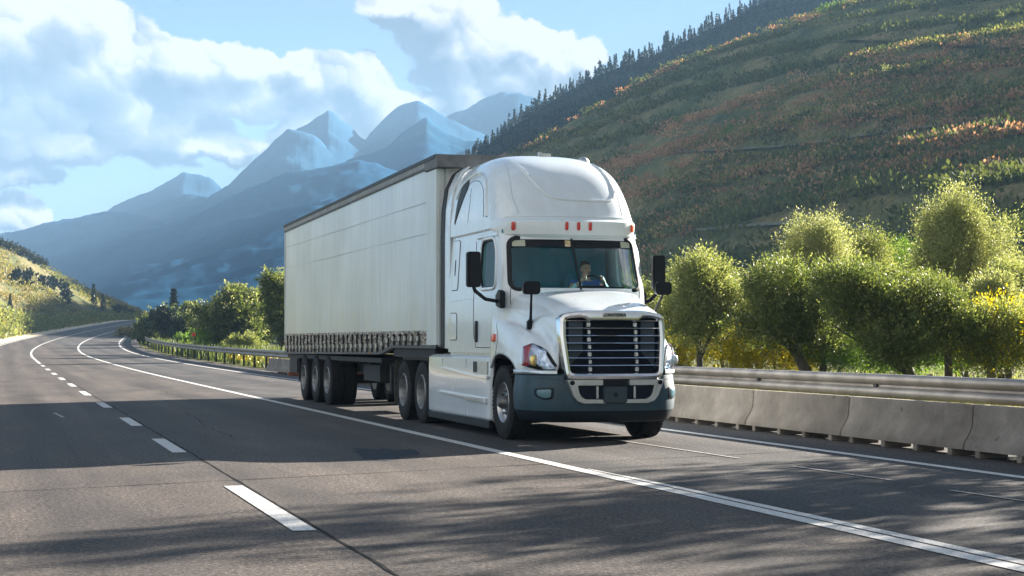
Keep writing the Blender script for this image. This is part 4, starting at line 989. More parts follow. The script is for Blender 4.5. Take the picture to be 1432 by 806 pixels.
def tall_lobes(w, h, zb, rng, n=11):
    L = []
    for k in range(n):
        r = rng.uniform(0, .36) * w; a = rng.uniform(0, 6.283); top = 1 - (r / (.5 * w)) ** 1.5 * .55 - rng.uniform(0, .30) * (k > 3); hh = rng.uniform(.28, .5); z = zb + h * max(hh * .5, top - hh * .5)
        L.append((r * math.cos(a) * 1.25, r * math.sin(a), z, w * rng.uniform(.07, .13), w * rng.uniform(.07, .13), h * hh * .5))
    L.append((0, 0, zb + h * .34, w * .25, w * .25, h * .30)); return L
def gen_lobes(w, h, zb, rng, n=9, flat=1.):
    n = n + 9
    L = [(0, 0, zb + h * .46, w * .25, w * .25 * flat, h * .27)]
    for k in range(n):
        a = rng.uniform(0, 2 * math.pi); r = rng.uniform(.25, .82) * w * .5; z = zb + h * rng.uniform(.12, .88)
        s = rng.uniform(.08, .23); q = math.sqrt(max(.1, 1 - ((z - zb) / h - .45) ** 2 * 2.2))
        L.append((r * q * math.cos(a) * 1.25, r * q * math.sin(a) * flat, z, w * s, w * s * flat, h * s * 1.0))
    return L
def trunk_mb(zb, h, w, rng, lean=(0, 0), forks=4, r=.11, base=(0, 0)):
    mb = MB(); top = Vector((base[0] + lean[0], base[1] + lean[1], zb))
    b = Vector((base[0], base[1], -.15)); mid = b.lerp(top, .55) + Vector((rng.uniform(-.12, .12), rng.uniform(-.12, .12), 0)) * zb
    mb.tube([b, b.lerp(mid, .5), mid, top], [r * 1.5, r * 1.1, r, r * .8], 9)
    for k in range(forks):
        a = rng.uniform(0, 6.28); rr = rng.uniform(.18, .42) * w
        e = Vector((rr * math.cos(a), rr * math.sin(a), zb + h * rng.uniform(.35, .75)))
        s = mid.lerp(top, rng.uniform(.2, 1)); m = s.lerp(e, .5) + Vector((rng.uniform(-.1, .1), rng.uniform(-.1, .1), rng.uniform(-.05, .12))) * h * .5
        mb.tube([s, s.lerp(m, .5), m, e], [r * .6, r * .48, r * .35, r * .1], 6)
        for j in range(2):
            e2 = m + Vector((rng.uniform(-.25, .25) * w, rng.uniform(-.25, .25) * w, rng.uniform(.1, .3) * h)); mb.tube([m, m.lerp(e2, .5) + Vector((0, 0, -.03)), e2], [r * .3, r * .2, r * .06], 5)
    return mb
def gz(X, Y): return zroad(Y) - .07
def tree(name, px, D, wpx, ytop, ybot, mat, label, cat, n, seed, group=None, leaf=(.088, .030), lean=(0, 0), base=(0, 0), forks=4, r=.11, flat=1., nl=9, spr=.36, second=None, lobes=None):
    rng = np.random.default_rng(seed); X, Y, _ = at_depth(px, HOR, D); g = gz(X, Y)
    zt = EYE + (HOR - ytop) / FPX * D - g; zb = max(.15, EYE + (HOR - ybot) / FPX * D - g); w = wpx / FPX * D; h = zt - zb
    t = thing(name, label, cat, (X, Y, g), group)
    lb = tall_lobes(w, h, zb, rng, nl + 9) if name == 'willow_tree' else gen_lobes(w, h, zb, rng, nl, flat)
    # fit the lobes to the crown's true extent
    top = max(q[2] + q[5] for q in lb); k = h / (top - zb); lb = [(q[0], q[1], zb + (q[2] - zb) * k, q[3], q[4], q[5] * k) for q in lb]
    n = int(n * 1.5) if leaf[0] < .1 else n
    Q = crown_quads(lb, n, leaf[0], leaf[1], rng, spr)
    c = link('crown', quads_mesh('crown', Q), mat, t)
    if second: link('blossom_shoots', quads_mesh('shoots', crown_quads([(q[0], q[1], q[2] + q[5] * .25, q[3] * .95, q[4] * .95, q[5] * .9) for q in lb], n // 5, leaf[0], leaf[1], rng, spr * 1.3)), second, t)
    if zb > .3 or forks: trunk_mb(max(zb, .35), h, w, rng, lean, forks, r, base).build('trunk', M_bark, t, smooth=60)
    return t
GR = 'olive and willow trees behind the guardrail'
tree('olive_tree', 978, 44, 130, 366, 482, G_OL, 'rounded olive tree with slender forked trunk just right of the truck mirrors', 'tree', 30000, 11, GR, second=G_PALE, r=.09)
tree('olive_tree', 1098, 41, 140, 374, 492, G_DK, 'dark olive tree with thick black trunk leaning left', 'tree', 30000, 12, GR, base=(.95, 0), lean=(-.65, 0), r=.15, forks=6, second=G_OL)
tree('olive_tree', 1238, 37, 195, 379, 502, G_DK, 'wide dark-bodied olive tree with pale rounded top in the middle of the row', 'tree', 46000, 13, GR, base=(.8, 0), lean=(-.3, 0), r=.12, forks=7, second=G_OL, flat=.8)
tree('willow_tree', 1148, 52, 112, 314, 452, G_PALE, 'pale feathery willow rising behind the leaning dark olive', 'tree', 26000, 14, GR, second=G_PALE, spr=.5)
tree('willow_tree', 1212, 60, 78, 322, 440, G_OL, 'slim pale green willow between the two taller willows', 'tree', 16000, 15, GR, spr=.5)
tree('willow_tree', 1345, 50, 158, 268, 455, G_PALE, 'tallest pale willow in the row, near the right edge', 'tree', 42000, 16, GR, second=G_OL, r=.12, spr=.55, forks=7, nl=13)
tree('olive_tree', 1418, 45, 100, 372, 480, G_OL, 'grey-green olive cut by the right picture edge', 'tree', 20000, 17, GR, second=G_PALE)
tree('olive_tree', 915, 58, 95, 376, 470, G_OL, 'hazy olive tree partly hidden behind the right truck mirrors', 'tree', 14000, 18, GR)
tree('olive_tree', 1046, 60, 80, 385, 470, G_PALE, 'small pale olive in the gap right of the rounded olive', 'tree', 12000, 19, GR)
tree('olive_tree', 1325, 44, 110, 392, 490, G_OL, 'low olive tree in front of the tallest willow', 'tree', 20000, 20, GR)
tree('olive_tree', 1388, 41, 70, 396, 460, G_PALE, 'pale leafy olive below the right flank of the tallest willow', 'tree', 12000, 21, GR)
tree('green_shrub', 1262, 66, 60, 335, 440, G_GRN, 'bright yellow-green young tree behind the willows', 'shrub', 9000, 22, GR)
tree('yellow_shrub', 1400, 38, 150, 436, 524, G_OL, 'yellow-leaved shrub at the right edge above the guardrail', 'shrub', 20000, 23, 'yellow shrubs below the trees', second=G_YEL, forks=0)
for i, (px, D, w_, yt, m_) in enumerate(((940, 66, 120, 398, G_OL), (1010, 70, 120, 402, G_PALE), (1082, 72, 120, 392, G_OL), (1150, 68, 120, 398, G_OL), (1212, 74, 120, 380, G_PALE), (1282, 70, 130, 372, G_OL), (1350, 66, 120, 400, G_OL), (1415, 64, 120, 380, G_PALE))):
    tree('olive_tree', px, D, w_, yt, 500, m_, 'hazy background olive filling the gaps of the row, ' + ['behind the truck mirrors', 'behind the rounded olive', 'between the rounded and the leaning olive', 'behind the leaning olive', 'behind the slim willow', 'left of the tallest willow', 'behind the tallest willow', 'at the right picture edge'][i], 'tree', 11000, 140 + i, 'background olives behind the front row', leaf=(.16, .06), r=.08)
for i, (px, D, w_, yt) in enumerate(((952, 50, 110, 440), (1012, 52, 105, 440), (1066, 51, 110, 436), (1118, 53, 100, 446), (1172, 52, 100, 455), (1300, 47, 110, 455), (1352, 45, 110, 445), (1228, 54, 110, 458))):
    tree('yellow_shrub', px, D, w_, yt, 524, G_YEL if i < 4 else G_GRN, ['yellow shrub beside the truck headlight', 'yellow shrub under the rounded olive tree', 'brightest yellow shrub left of the leaning trunk', 'yellow shrub behind the leaning dark trunk',
         'green undergrowth shrub right of the leaning trunk', 'green undergrowth shrub under the low olive', 'green undergrowth shrub left of the yellow shrub at the right edge', 'green undergrowth shrub in the shade of the wide olive'][i], 'shrub', 9000, 40 + i, 'yellow shrubs below the trees' if i < 4 else 'green shrubs below the trees', forks=0, second=G_GRN if i < 4 else None)
# trees just outside the right edge whose shadows fall across the lanes
for i, (X, Y, h_, w_) in enumerate(((16.8, 17.5, 5.6, 3.6), (20.0, 20.5, 8.2, 4.2), (16.2, 13.0, 5.2, 3.4), (22.5, 17.5, 9.2, 5.0), (19.0, 12.0, 7.4, 4.4), (26, 23, 9.5, 6))):
    rng_ = np.random.default_rng(80 + i); t = thing('willow_tree', 'willow tree beside the road just beyond the right picture edge', 'tree', (X, Y, -.05), 'willows beyond the right edge')
    lb = gen_lobes(w_, h_ - 1.4, 1.4, rng_, 8); link('crown', quads_mesh('crown', crown_quads(lb, 5000, .22, .08, rng_, .5)), G_OL, t); trunk_mb(1.4, h_ - 1.4, w_, rng_, forks=4).build('trunk', M_bark, t)
GL = 'trees left of the trailer inside the bend'
tree('broadleaf_tree', 392, 100, 52, 388, 486, G_DK, 'tall dark green tree touching the rear edge of the trailer', 'tree', 16000, 51, GL, leaf=(.22, .10), second=G_OL, spr=.5)
tree('broadleaf_tree', 334, 118, 72, 407, 486, G_DK, 'big round tree with pale top left of the trailer', 'tree', 22000, 52, GL, leaf=(.24, .10), second=G_PALE, spr=.6)
tree('broadleaf_tree', 296, 128, 50, 418, 484, G_DK, 'round tree with pale crown, left shoulder of the big pair', 'tree', 14000, 53, GL, leaf=(.24, .10), second=G_PALE, spr=.6)
tree('broadleaf_tree', 364, 125, 40, 408, 486, G_DK, 'dark tree between the big round tree and the trailer-side tree', 'tree', 10000, 54, GL, leaf=(.24, .1), spr=.6, second=G_OL)
tree('broadleaf_tree', 246, 160, 48, 434, 481, G_CON, 'dark rounded tree at the middle of the roadside group', 'tree', 10000, 55, GL, leaf=(.3, .14), spr=.6, second=G_DK)
tree('broadleaf_tree', 211, 172, 38, 443, 478, G_DK, 'small green rounded tree nearest the bend', 'tree', 8000, 56, GL, leaf=(.3, .14), spr=.6)
tree('broadleaf_tree', 333, 195, 22, 399, 425, G_CON, 'small dark round crown rising above the big round tree', 'tree', 5000, 57, GL, leaf=(.35, .16))
tree('broadleaf_tree', 270, 180, 50, 424, 470, G_DK, 'dark tree behind the middle of the roadside group', 'tree', 8000, 58, GL, leaf=(.35, .16))
tree('broadleaf_tree', 222, 215, 50, 438, 466, G_OL, 'olive-coloured tree behind the nearest-to-bend tree', 'tree', 7000, 59, GL, leaf=(.35, .16))
tree('broadleaf_tree', 300, 190, 60, 418, 465, G_CON, 'dark tree peeping above the pale crowns', 'tree', 7000, 60, GL, leaf=(.35, .16))
tree('green_shrub', 305, 118, 60, 462, 497, G_GRN, 'bright green shrub beside the red roadside disc', 'shrub', 9000, 61, 'green shrubs along the far guardrail', forks=0, leaf=(.18, .07))
tree('green_shrub', 262, 141, 34, 470, 495, G_GRN, 'small bright green shrub left of the red roadside disc', 'shrub', 5000, 62, 'green shrubs along the far guardrail', forks=0, leaf=(.18, .07))
tree('green_shrub', 350, 112, 60, 470, 498, G_OL, 'olive green shrub under the big round tree', 'shrub', 8000, 63, 'green shrubs along the far guardrail', forks=0, leaf=(.18, .07))
tree('yellow_shrub', 180, 222, 34, 460, 474, G_STRAW, 'straw-yellow shrub on the inside of the bend', 'shrub', 5000, 64, None, forks=0, leaf=(.3, .1))
# behind-the-truck filler trees that show beneath the trailer and past the cab
def conifer_mesh(h, w, seed, n=900):
    rng = np.random.default_rng(seed); t = rng.uniform(0, 1, n) ** .8; a = rng.uniform(0, 6.283, n); tier = .75 + .25 * np.abs(np.sin(t * 26 + rng.normal(0, .3, n)))
    rad = (1 - t) * w * .5 * tier * rng.uniform(.35, 1.08, n); z = h * (.06 + .94 * t)
    P = np.stack([rad * np.cos(a), rad * np.sin(a), z], 1); D = np.stack([np.cos(a), np.sin(a), -.35 + 0 * a], 1)
    return quads_mesh('crown', leaf_quads(P, D, h * .14, h * .045, rng))
def stem(h): return MB().tube([(0, 0, -.3), (0, 0, h * .5), (0, 0, h * .95)], [h * .022, h * .014, h * .004], 6).mesh('trunk')
def conifer(px, D, ytop, label, group=None, wr=.36, seed=1, g=None, n=900):
    X, Y, _ = at_depth(px, HOR, D); g = gz(X, Y) if g is None else g
    h = EYE + (HOR - ytop) / FPX * D - g; t = thing('conifer', label, 'tree', (X, Y, g), group)
    link('crown', conifer_mesh(h, h * wr, seed, n), G_CON, t); link('trunk', stem(h), M_bark, t); return t
conifer(243, 225, 405, 'lone dark conifer standing above the roadside trees', None, .32, 3, n=1600)
conifer(303, 235, 430, 'small dark conifer tip left of the big round trees', None, .34, 4)
conifer(268, 240, 436, 'short conifer between the lone conifer and the round trees', None, .34, 5)

# ------------------------------------------------------------------ hills
def vnoise(x, y, seed=0, octs=5):
    r = np.random.default_rng(seed); s = np.zeros(np.broadcast(x, y).shape); a = 1.
    for o in range(octs):
        for k in range(3):
            th = r.uniform(0, 6.28); f = 2 ** o * r.uniform(.7, 1.3); s = s + a * np.sin((x * math.cos(th) + y * math.sin(th)) * f + r.uniform(0, 6.28)) / 3
        a *= .55
    return s
def hill_grid(pxs, foot, crest, nt=90, back=1.35, prof=1.15, amp=1.5, ns=.03, seed=0, terr=0.):
    fD = pchip([f[0] for f in foot], [f[1] for f in foot], pxs); cy_ = pchip([c[0] for c in crest], [c[1] for c in crest], pxs); cD = pchip([c[0] for c in crest], [c[2] for c in crest], pxs)
    T = np.concatenate([np.linspace(0, 1, nt), [1.04, 1.1, 1.2, back]]); P = np.zeros((len(T), len(pxs), 3))
    for j, px in enumerate(pxs):
        v = dirv(px, HOR); X0, Y0 = v[0] * fD[j], v[1] * fD[j]; zf = gz(X0, Y0) - .5; zc = EYE + (HOR - cy_[j]) / FPX * cD[j]
        for i, t in enumerate(T):
            D = fD[j] + (cD[j] - fD[j]) * t; z = zf + (zc - zf) * (t ** prof if t <= 1 else 1 - (t - 1) ** 1.3 * 1.2)
            P[i, j] = (v[0] * D, v[1] * D, z)
    env = np.clip(np.minimum(T, 1) * 6, 0, 1)[:, None] * np.clip((1.3 - T) * 2, .25, 1)[:, None]
    P[:, :, 2] += amp * env * vnoise(P[:, :, 0] * ns, P[:, :, 1] * ns, seed)
    if terr:
        z = P[:, :, 2]; st = 9.0; ph = (z + 1.5 * vnoise(P[:, :, 0] * .012, P[:, :, 1] * .012, seed + 5, 2)) / st; fr = ph - np.floor(ph)
        P[:, :, 2] = z + env * terr * (np.clip((fr - .72) / .28, 0, 1) - fr)
    return P
def hill_mat(name, c0, c1, c2, sc, bscale=1.2, bd=.6):
    m, nt, b, o = new_mat(name); N = nt.nodes; L = nt.links; tc = N.new('ShaderNodeTexCoord').outputs['Object']
    a = nz(N, L, tc, sc, 9, .68, (1, 1, 2.2)); c = ramp(N, L, a.outputs['Fac'], [(.36, c0), (.5, c1), (.66, c2)])
    f = nz(N, L, tc, bscale, 7, .75); d = ramp(N, L, f.outputs['Fac'], [(.3, (.45, .45, .45)), (.7, (1.5, 1.5, 1.5))])
    L.new(mixc(N, L, c.outputs[0], d.outputs[0]), b.inputs['Base Color']); b.inputs['Roughness'].default_value = .95; b.inputs['Specular IOR Level'].default_value = .1
    bp = N.new('ShaderNodeBump'); bp.inputs['Strength'].default_value = 1; bp.inputs['Distance'].default_value = bd; L.new(f.outputs['Fac'], bp.inputs['Height']); L.new(bp.outputs[0], b.inputs['Normal'])
    return m
def surf(name, P, mat):
    return struct(MB().grid([[tuple(p) for p in r] for r in P.tolist()]).build(name, mat, smooth=60))
pxR = np.linspace(470, 1800, 150)
RF = [(470, 420), (560, 400), (700, 300), (900, 175), (1150, 118), (1432, 92), (1800, 80)]
RC = [(470, 440, 500), (560, 380, 500), (640, 262, 490), (690, 222, 480), (760, 184, 470), (820, 150, 460), (900, 107, 450), (1000, 62, 430), (1100, 28, 420), (1210, -5, 410), (1432, -60, 400), (1800, -130, 380)]
PR = hill_grid(pxR, RF, RC, nt=150, amp=2.6, seed=2, terr=3.2)
surf('hillside', PR, hill_mat('hillside_scrub', (.06, .09, .040), (.14, .148, .065), (.27, .22, .11), .05))
def sample_patch(P, n, rng, tmin=0, tmax=None, dens=None):
    nt_, nj_ = P.shape[:2]; out = []
    tmax = tmax or nt_ - 5
    while len(out) < n:
        k = 4 * n; i = rng.uniform(tmin, tmax, k); j = rng.uniform(0, nj_ - 1.001, k); ii, jj = i.astype(int), j.astype(int); fi, fj = (i - ii)[:, None], (j - jj)[:, None]
        p = P[ii, jj] * (1 - fi) * (1 - fj) + P[ii + 1, jj] * fi * (1 - fj) + P[ii, jj + 1] * (1 - fi) * fj + P[ii + 1, jj + 1] * fi * fj
        if dens is not None: p = p[rng.uniform(0, 1, k) < dens(p)]
        out += p.tolist()
    return np.array(out[:n])
def shrubs(name, P, n, mat, rng, w=(1.2, 3.5), h=(.6, 1.6), per=34, leaf=.5, dens=None, label=None, cat=None, tmin=0, tmax=None, row=2.2):
    c = sample_patch(P, n, rng, tmin, tmax, dens); ww = rng.uniform(*w, n); hh = rng.uniform(*h, n)
    v = rng.normal(0, 1, (n, per, 3)); v /= np.linalg.norm(v, axis=2)[:, :, None]; v[:, :, 2] = np.abs(v[:, :, 2])
    r = rng.uniform(.3, 1, (n, per)) ** .5
    sx = np.stack([ww * row * .5, ww * .5, hh], 1)
    q = v * r[:, :, None]
    # shrubs stretch along the contour, which runs across the view
    R_ = np.stack([q[:, :, 0] * sx[:, None, 0] * CY + q[:, :, 1] * sx[:, None, 1] * SY, -q[:, :, 0] * sx[:, None, 0] * SY + q[:, :, 1] * sx[:, None, 1] * CY, q[:, :, 2] * sx[:, None, 2] - .1], 2)
    C_ = (c[:, None, :] + R_).reshape(-1, 3); D_ = v.reshape(-1, 3) * .5 + np.array([0, 0, .8])
    o = link(name, quads_mesh(name, leaf_quads(C_, D_, leaf, leaf * .55, rng)), mat); stuff(o, label, cat); return o
rg = np.random.default_rng(21)
def terr_edge(p, k=3.): 
    ph = (p[:, 2] + 1.5 * vnoise(p[:, 0] * .012, p[:, 1] * .012, 7, 2)) / 9.0; fr = ph - np.floor(ph)
    return np.clip(1.1 - np.abs(fr - .12) * k, .22, 1)
def dn(seed, f, thr, soft=.25): return lambda p: np.clip((vnoise(p[:, 0] * f, p[:, 1] * f, seed, 4) - thr) / soft, 0, 1)
shrubs('hillside_rust_shrubs', PR, 1700, G_RUST, rg, (1.6, 5.0), (.8, 2.0), 60, .6, lambda p: dn(3, .045, .2, .15)(p) * (.45 + .55 * terr_edge(p, 2.6)))
shrubs('hillside_dark_shrubs', PR, 4600, G_BUSH, rg, (1.8, 5.5), (.8, 2.4), 40, .8, lambda p: dn(4, .035, -.4, .5)(p) * terr_edge(p, 1.2))
shrubs('hillside_green_shrubs', PR, 2600, G_HOL, rg, (1.5, 4.5), (.8, 2.2), 44, .6, lambda p: dn(6, .04, .2)(p) * terr_edge(p, 1.8))
shrubs('ridge_rust_shrubs', PR, 260, G_RUST, rg, (1.5, 4), (.8, 2), 40, .6, None, None, None, 143, 149)
# graded tracks cut across the hillside
M_track = simple('track_soil', (.13, .14, .10), .95, noise=.3, scale=1.2)
def at_hill(P, pxs, px, y):                          # hillside point seen at a photo pixel
    j = np.clip(np.searchsorted(pxs, px) - 1, 0, len(pxs) - 2); f = (px - pxs[j]) / (pxs[j + 1] - pxs[j]); c = P[:, j] * (1 - f) + P[:, j + 1] * f
    dep = c[:, 0] * SY + c[:, 1] * CY; yy = HOR - FPX * (c[:, 2] - EYE) / dep
    k = np.where((yy[:-1] >= y) & (yy[1:] < y))[0]
    if not len(k): return None
    k = k[0]; t = (yy[k] - y) / (yy[k] - yy[k + 1]); return c[k] * (1 - t) + c[k + 1] * t
for pts, wd in (([(640, 300), (760, 262), (900, 218), (1000, 214), (1100, 208), (1260, 186), (1432, 168), (1600, 150)], 1.3), ([(860, 318), (960, 326), (1100, 318), (1260, 330), (1432, 345)], 1.2), ([(880, 128), (950, 92), (1060, 62), (1200, 60), (1320, 66), (1432, 72), (1600, 80)], 1.5)):
    xs = np.linspace(pts[0][0], pts[-1][0], 80); ys_ = pchip([p[0] for p in pts], [p[1] for p in pts], xs); L_ = [at_hill(PR, pxR, a, b) for a, b in zip(xs, ys_)]; L_ = [p for p in L_ if p is not None]
    if len(L_) > 5: struct(MB().grid([[(p[0] - SY * wd, p[1] - CY * wd, p[2] + .25), (p[0] + SY * wd, p[1] + CY * wd, p[2] + .75)] for p in L_]).build('hill_track', M_track))
for i, (px, y, hpx, m_, lab) in enumerate(((1160, 14, 30, G_GRN, 'bright green bush on the hill crest at the top of the picture'), (1022, 186, 22, G_GRN, 'round bright green bush high on the hillside, left of its twin'), (948, 172, 16, G_GRN, 'small bright green bush nearest the hill crest'),
        (1097, 222, 22, G_PALE, 'pale yellow bush on the middle track'), (1335, 198, 24, G_GRN, 'bright green sapling on the right of the hillside'), (927, 115, 14, G_YEL, 'small pale bush on the crest line'),
        (1240, 105, 22, G_OL, 'olive bush in the upper right of the hillside'), (1400, 30, 22, G_OL, 'olive bush near the top right corner'), (1108, 190, 16, G_OL, 'flat olive bush right of the round green bush'), (1250, 215, 20, G_OL, 'olive bush left of the sapling'),
        (920, 345, 26, G_GRN, 'green bush just above the right truck mirror'), (850, 132, 12, G_YEL, 'small autumn bush on the lower crest line'))):
    p = at_hill(PR, pxR, px, y + hpx * .4)
    if p is None: continue
    D = p[0] * SY + p[1] * CY; h_ = hpx / FPX * D; rng_ = np.random.default_rng(300 + i); t = thing('hill_bush', lab, 'bush', tuple(p), 'single bushes on the hillside')
    link('crown', quads_mesh('crown', crown_quads(gen_lobes(h_ * 1.15, h_, .1, rng_, 6), 1400, h_ * .07, h_ * .035, rng_, h_ * .1)), m_, t)
    MB().tube([(0, 0, -.3), (0, 0, h_ * .5)], [h_ * .03, h_ * .015], 5).build('trunk', M_bark, t)
# forested ridge behind
px2 = np.linspace(520, 1500, 110)
FC = [(520, 400, 800), (600, 310, 800), (640, 240, 790), (660, 222, 780), (700, 190, 770), (760, 150, 760), (820, 115, 755), (850, 100, 750), (900, 80, 740), (1000, 36, 730), (1060, 2, 720), (1200, -60, 710), (1500, -120, 700)]
PF = hill_grid(px2, [(520, 620), (900, 560), (1500, 520)], FC, nt=50, amp=2.5, ns=.02, seed=9, prof=.9)
surf('forest_ridge', PF, hill_mat('forest_floor', (.012, .022, .014), (.02, .032, .018), (.035, .045, .022), .05))
cms = [conifer_mesh(8, 2.9, 70 + k, 260) for k in range(4)]; sms = stem(8)
rc = np.random.default_rng(31); first = None
for k in range(230):
    px = 645 + (1090 - 645) * (k + rc.uniform(-.4, .4)) / 230; j = np.clip(np.searchsorted(px2, px) - 1, 0, len(px2) - 2); f = (px - px2[j]) / (px2[j + 1] - px2[j]); i = 49 + rc.integers(-2, 1)
    p = PF[i, j] * (1 - f) + PF[i, j + 1] * f
    t = thing('conifer', 'dark conifer on the crest of the forested ridge', 'tree', (p[0], p[1], p[2] - .5), 'conifers along the ridge crest')
    q = .8 * rc.uniform(.5, 1.15) * (1.2 if rc.uniform() < .15 else 1); t.scale = (q, q, q); t.rotation_euler = (0, 0, rc.uniform(0, 6))
    link('crown', cms[k % 4], G_CON, t); link('trunk', sms, M_bark, t)
n = 1500; pts = sample_patch(PF, n, rc, 8, 49); per = 60
t_ = rc.uniform(0, 1, (n, per)); a_ = rc.uniform(0, 6.283, (n, per)); hh = rc.uniform(5, 9, (n, 1)); rd = (1 - t_) * hh * .19 * rc.uniform(.5, 1.1, (n, per))
C_ = np.stack([pts[:, 0:1] + rd * np.cos(a_), pts[:, 1:2] + rd * np.sin(a_), pts[:, 2:3] + hh * t_], 2).reshape(-1, 3); D_ = np.stack([np.cos(a_), np.sin(a_), -.3 + 0 * a_], 2).reshape(-1, 3)
stuff(link('conifer_forest', quads_mesh('forest', leaf_quads(C_, D_, 1.3, .6, rc)), G_CON))

# left hill beyond the bend
pxL = np.linspace(-420, 262, 110)
def foot_l(px, off):                                   # distance at which a sight line leaves the road's left shoulder
    v = dirv(px, HOR)
    for D in np.arange(520, 60, -1.):
        if v[0] * D >= road_pt(off, v[1] * D)[0]: return D
    return 150 + (px + 40) * .1
LF = [(px, max(60, foot_l(px, -4.9))) for px in (-420, -250, -100, -40, 0, 40, 80, 115, 150, 180, 200, 262)]
LC = [(-420, 250, 300), (-150, 290, 310), (0, 347, 340), (60, 372, 370), (100, 390, 400), (150, 414, 420), (200, 437, 430), (235, 455, 440), (262, 470, 440)]
PL = hill_grid(pxL, LF, LC, nt=70, amp=.7, ns=.05, seed=14, prof=1.0, terr=1.0)
surf('left_hillside', PL, hill_mat('dry_grass_hill', (.06, .085, .035), (.12, .125, .055), (.24, .195, .10), .07))
rl = np.random.default_rng(41)
shrubs('left_hill_shrubs', PL, 900, G_HOL, rl, (1.0, 3.0), (.6, 1.6), 30, .5, dn(8, .07, .0))
shrubs('left_hill_dry_scrub', PL, 1500, G_STRAW, rl, (.8, 2.4), (.4, 1.2), 30, .4, dn(12, .05, -.1))
shrubs('left_hill_verge_bushes', PL, 900, G_OL, rl, (1.0, 2.6), (1.0, 2.6), 40, .45, None, None, None, 0, 12, 1.0)
shrubs('left_hill_verge_weeds', PL, 250, G_HOL, rl, (.8, 2), (.8, 2.0), 36, .4, None, None, None, 0, 9, 1.0)
for i, (px, y, hpx, wpx, con, lab) in enumerate(((92, 425, 34, 18, 0, 'dark rounded tree halfway down the left hill'), (60, 406, 20, 16, 0, 'dark tree right of the pale poles on the left hill'), (74, 405, 18, 16, 0, 'second dark tree right of the pale poles'), (131, 430, 32, 13, 1, 'dark pointed tree on the left hill, left one of the pair'),
        (144, 436, 26, 12, 1, 'dark pointed tree on the left hill, right one of the pair'), (134, 400, 12, 9, 0, 'small tree on the skyline of the left hill'), (147, 410, 12, 5, 1, 'thin conifer on the skyline of the left hill'), (167, 418, 12, 5, 1, 'thinnest conifer low on the left hill skyline'), (170, 446, 18, 20, 0, 'bushy tree near the lower end of the left hill'), (184, 446, 14, 14, 0, 'small green tree at the foot of the left hill'),
        (38, 402, 26, 20, 0, 'dark tree behind the row of pale poles'), (20, 400, 22, 20, 0, 'dark tree at the left end of the pale poles'), (14, 436, 24, 10, 1, 'dark pointed tree at the foot of the left hill by the picture edge'))):
    p = at_hill(PL, pxL, px, y)
    if p is None: continue
    D = p[0] * SY + p[1] * CY; h_ = hpx / FPX * D; w_ = wpx / FPX * D; rng_ = np.random.default_rng(400 + i); t = thing('conifer' if con else 'broadleaf_tree', lab, 'tree', tuple(p), 'trees on the left hill')
    link('crown', conifer_mesh(h_, w_, 500 + i, 500) if con else quads_mesh('crown', crown_quads(gen_lobes(w_, h_ * .9, h_ * .1, rng_, 6), 1600, .5, .25, rng_, .4)), G_CON, t); link('trunk', stem(h_), M_bark, t)
for k in range(46):                                    # dark tree belt on the upper left skyline
    px = -10 + 78 * k / 46 + rl.uniform(-1, 1); j = np.clip(np.searchsorted(pxL, px) - 1, 0, len(pxL) - 2); p = PL[69 - rl.integers(0, 5), j]
    if k == 0: cb0 = [quads_mesh('crown', crown_quads(gen_lobes(3, 3, .2, np.random.default_rng(600 + m), 5), 700, .4, .2, rl, .3)) for m in range(3)]; st0 = stem(2.5)
    t = thing('broadleaf_tree', 'dark tree in the belt along the top of the left hill', 'tree', tuple(p), 'tree belt on top of the left hill'); q = rl.uniform(.7, 1.2); t.scale = (q * .62,) * 3
    link('crown', cb0[k % 3], G_CON, t); link('trunk', st0, M_bark, t)
M_pole = simple('pale_pole', (.45, .40, .33), .8, noise=.2, scale=3)
for i, (px, yb, yt) in enumerate(((8, 392, 374), (18, 390, 378), (30.5, 398, 376), (43.5, 404, 378), (51.5, 406, 383), (66.5, 408, 390))):
    p = at_hill(PL, pxL, px, yb)
    if p is None: continue
    D = p[0] * SY + p[1] * CY; h_ = (yb - yt) / FPX * D
    o = MB().tube([(0, 0, -.5), (0, 0, h_)], [.16, .10], 8).build('wooden_pole', M_pole); o.location = tuple(p)
    tag(o, ['pale pole on the left hill nearest the picture edge', 'second pale pole from the left picture edge', 'third pale pole from the left, the tallest', 'fourth pale pole from the left on the left hill', 'fifth pale pole from the left on the left hill', 'last pale pole of the row, beside the dark trees'][i], 'pole', 'pale poles on the left hill')
# house roof seen at the far end of the left hill
pR = at_depth(201, 433, 425)
hb = thing('house', 'tiny house with pinkish roof at the far end of the left hill', 'house', (pR[0], pR[1], pR[2] - 2.0))
MB().box(-1.2, 1.2, -1.0, 1.0, -2.0, .7).build('wall', simple('house_wall', (.55, .48, .42), .9), hb)
MB().prism([(-1.2, .7), (1.2, .7), (0, 1.5)], 'x', -1.4, 1.4).build('roof', simple('roof_tile', (.45, .18, .12), .9), hb)

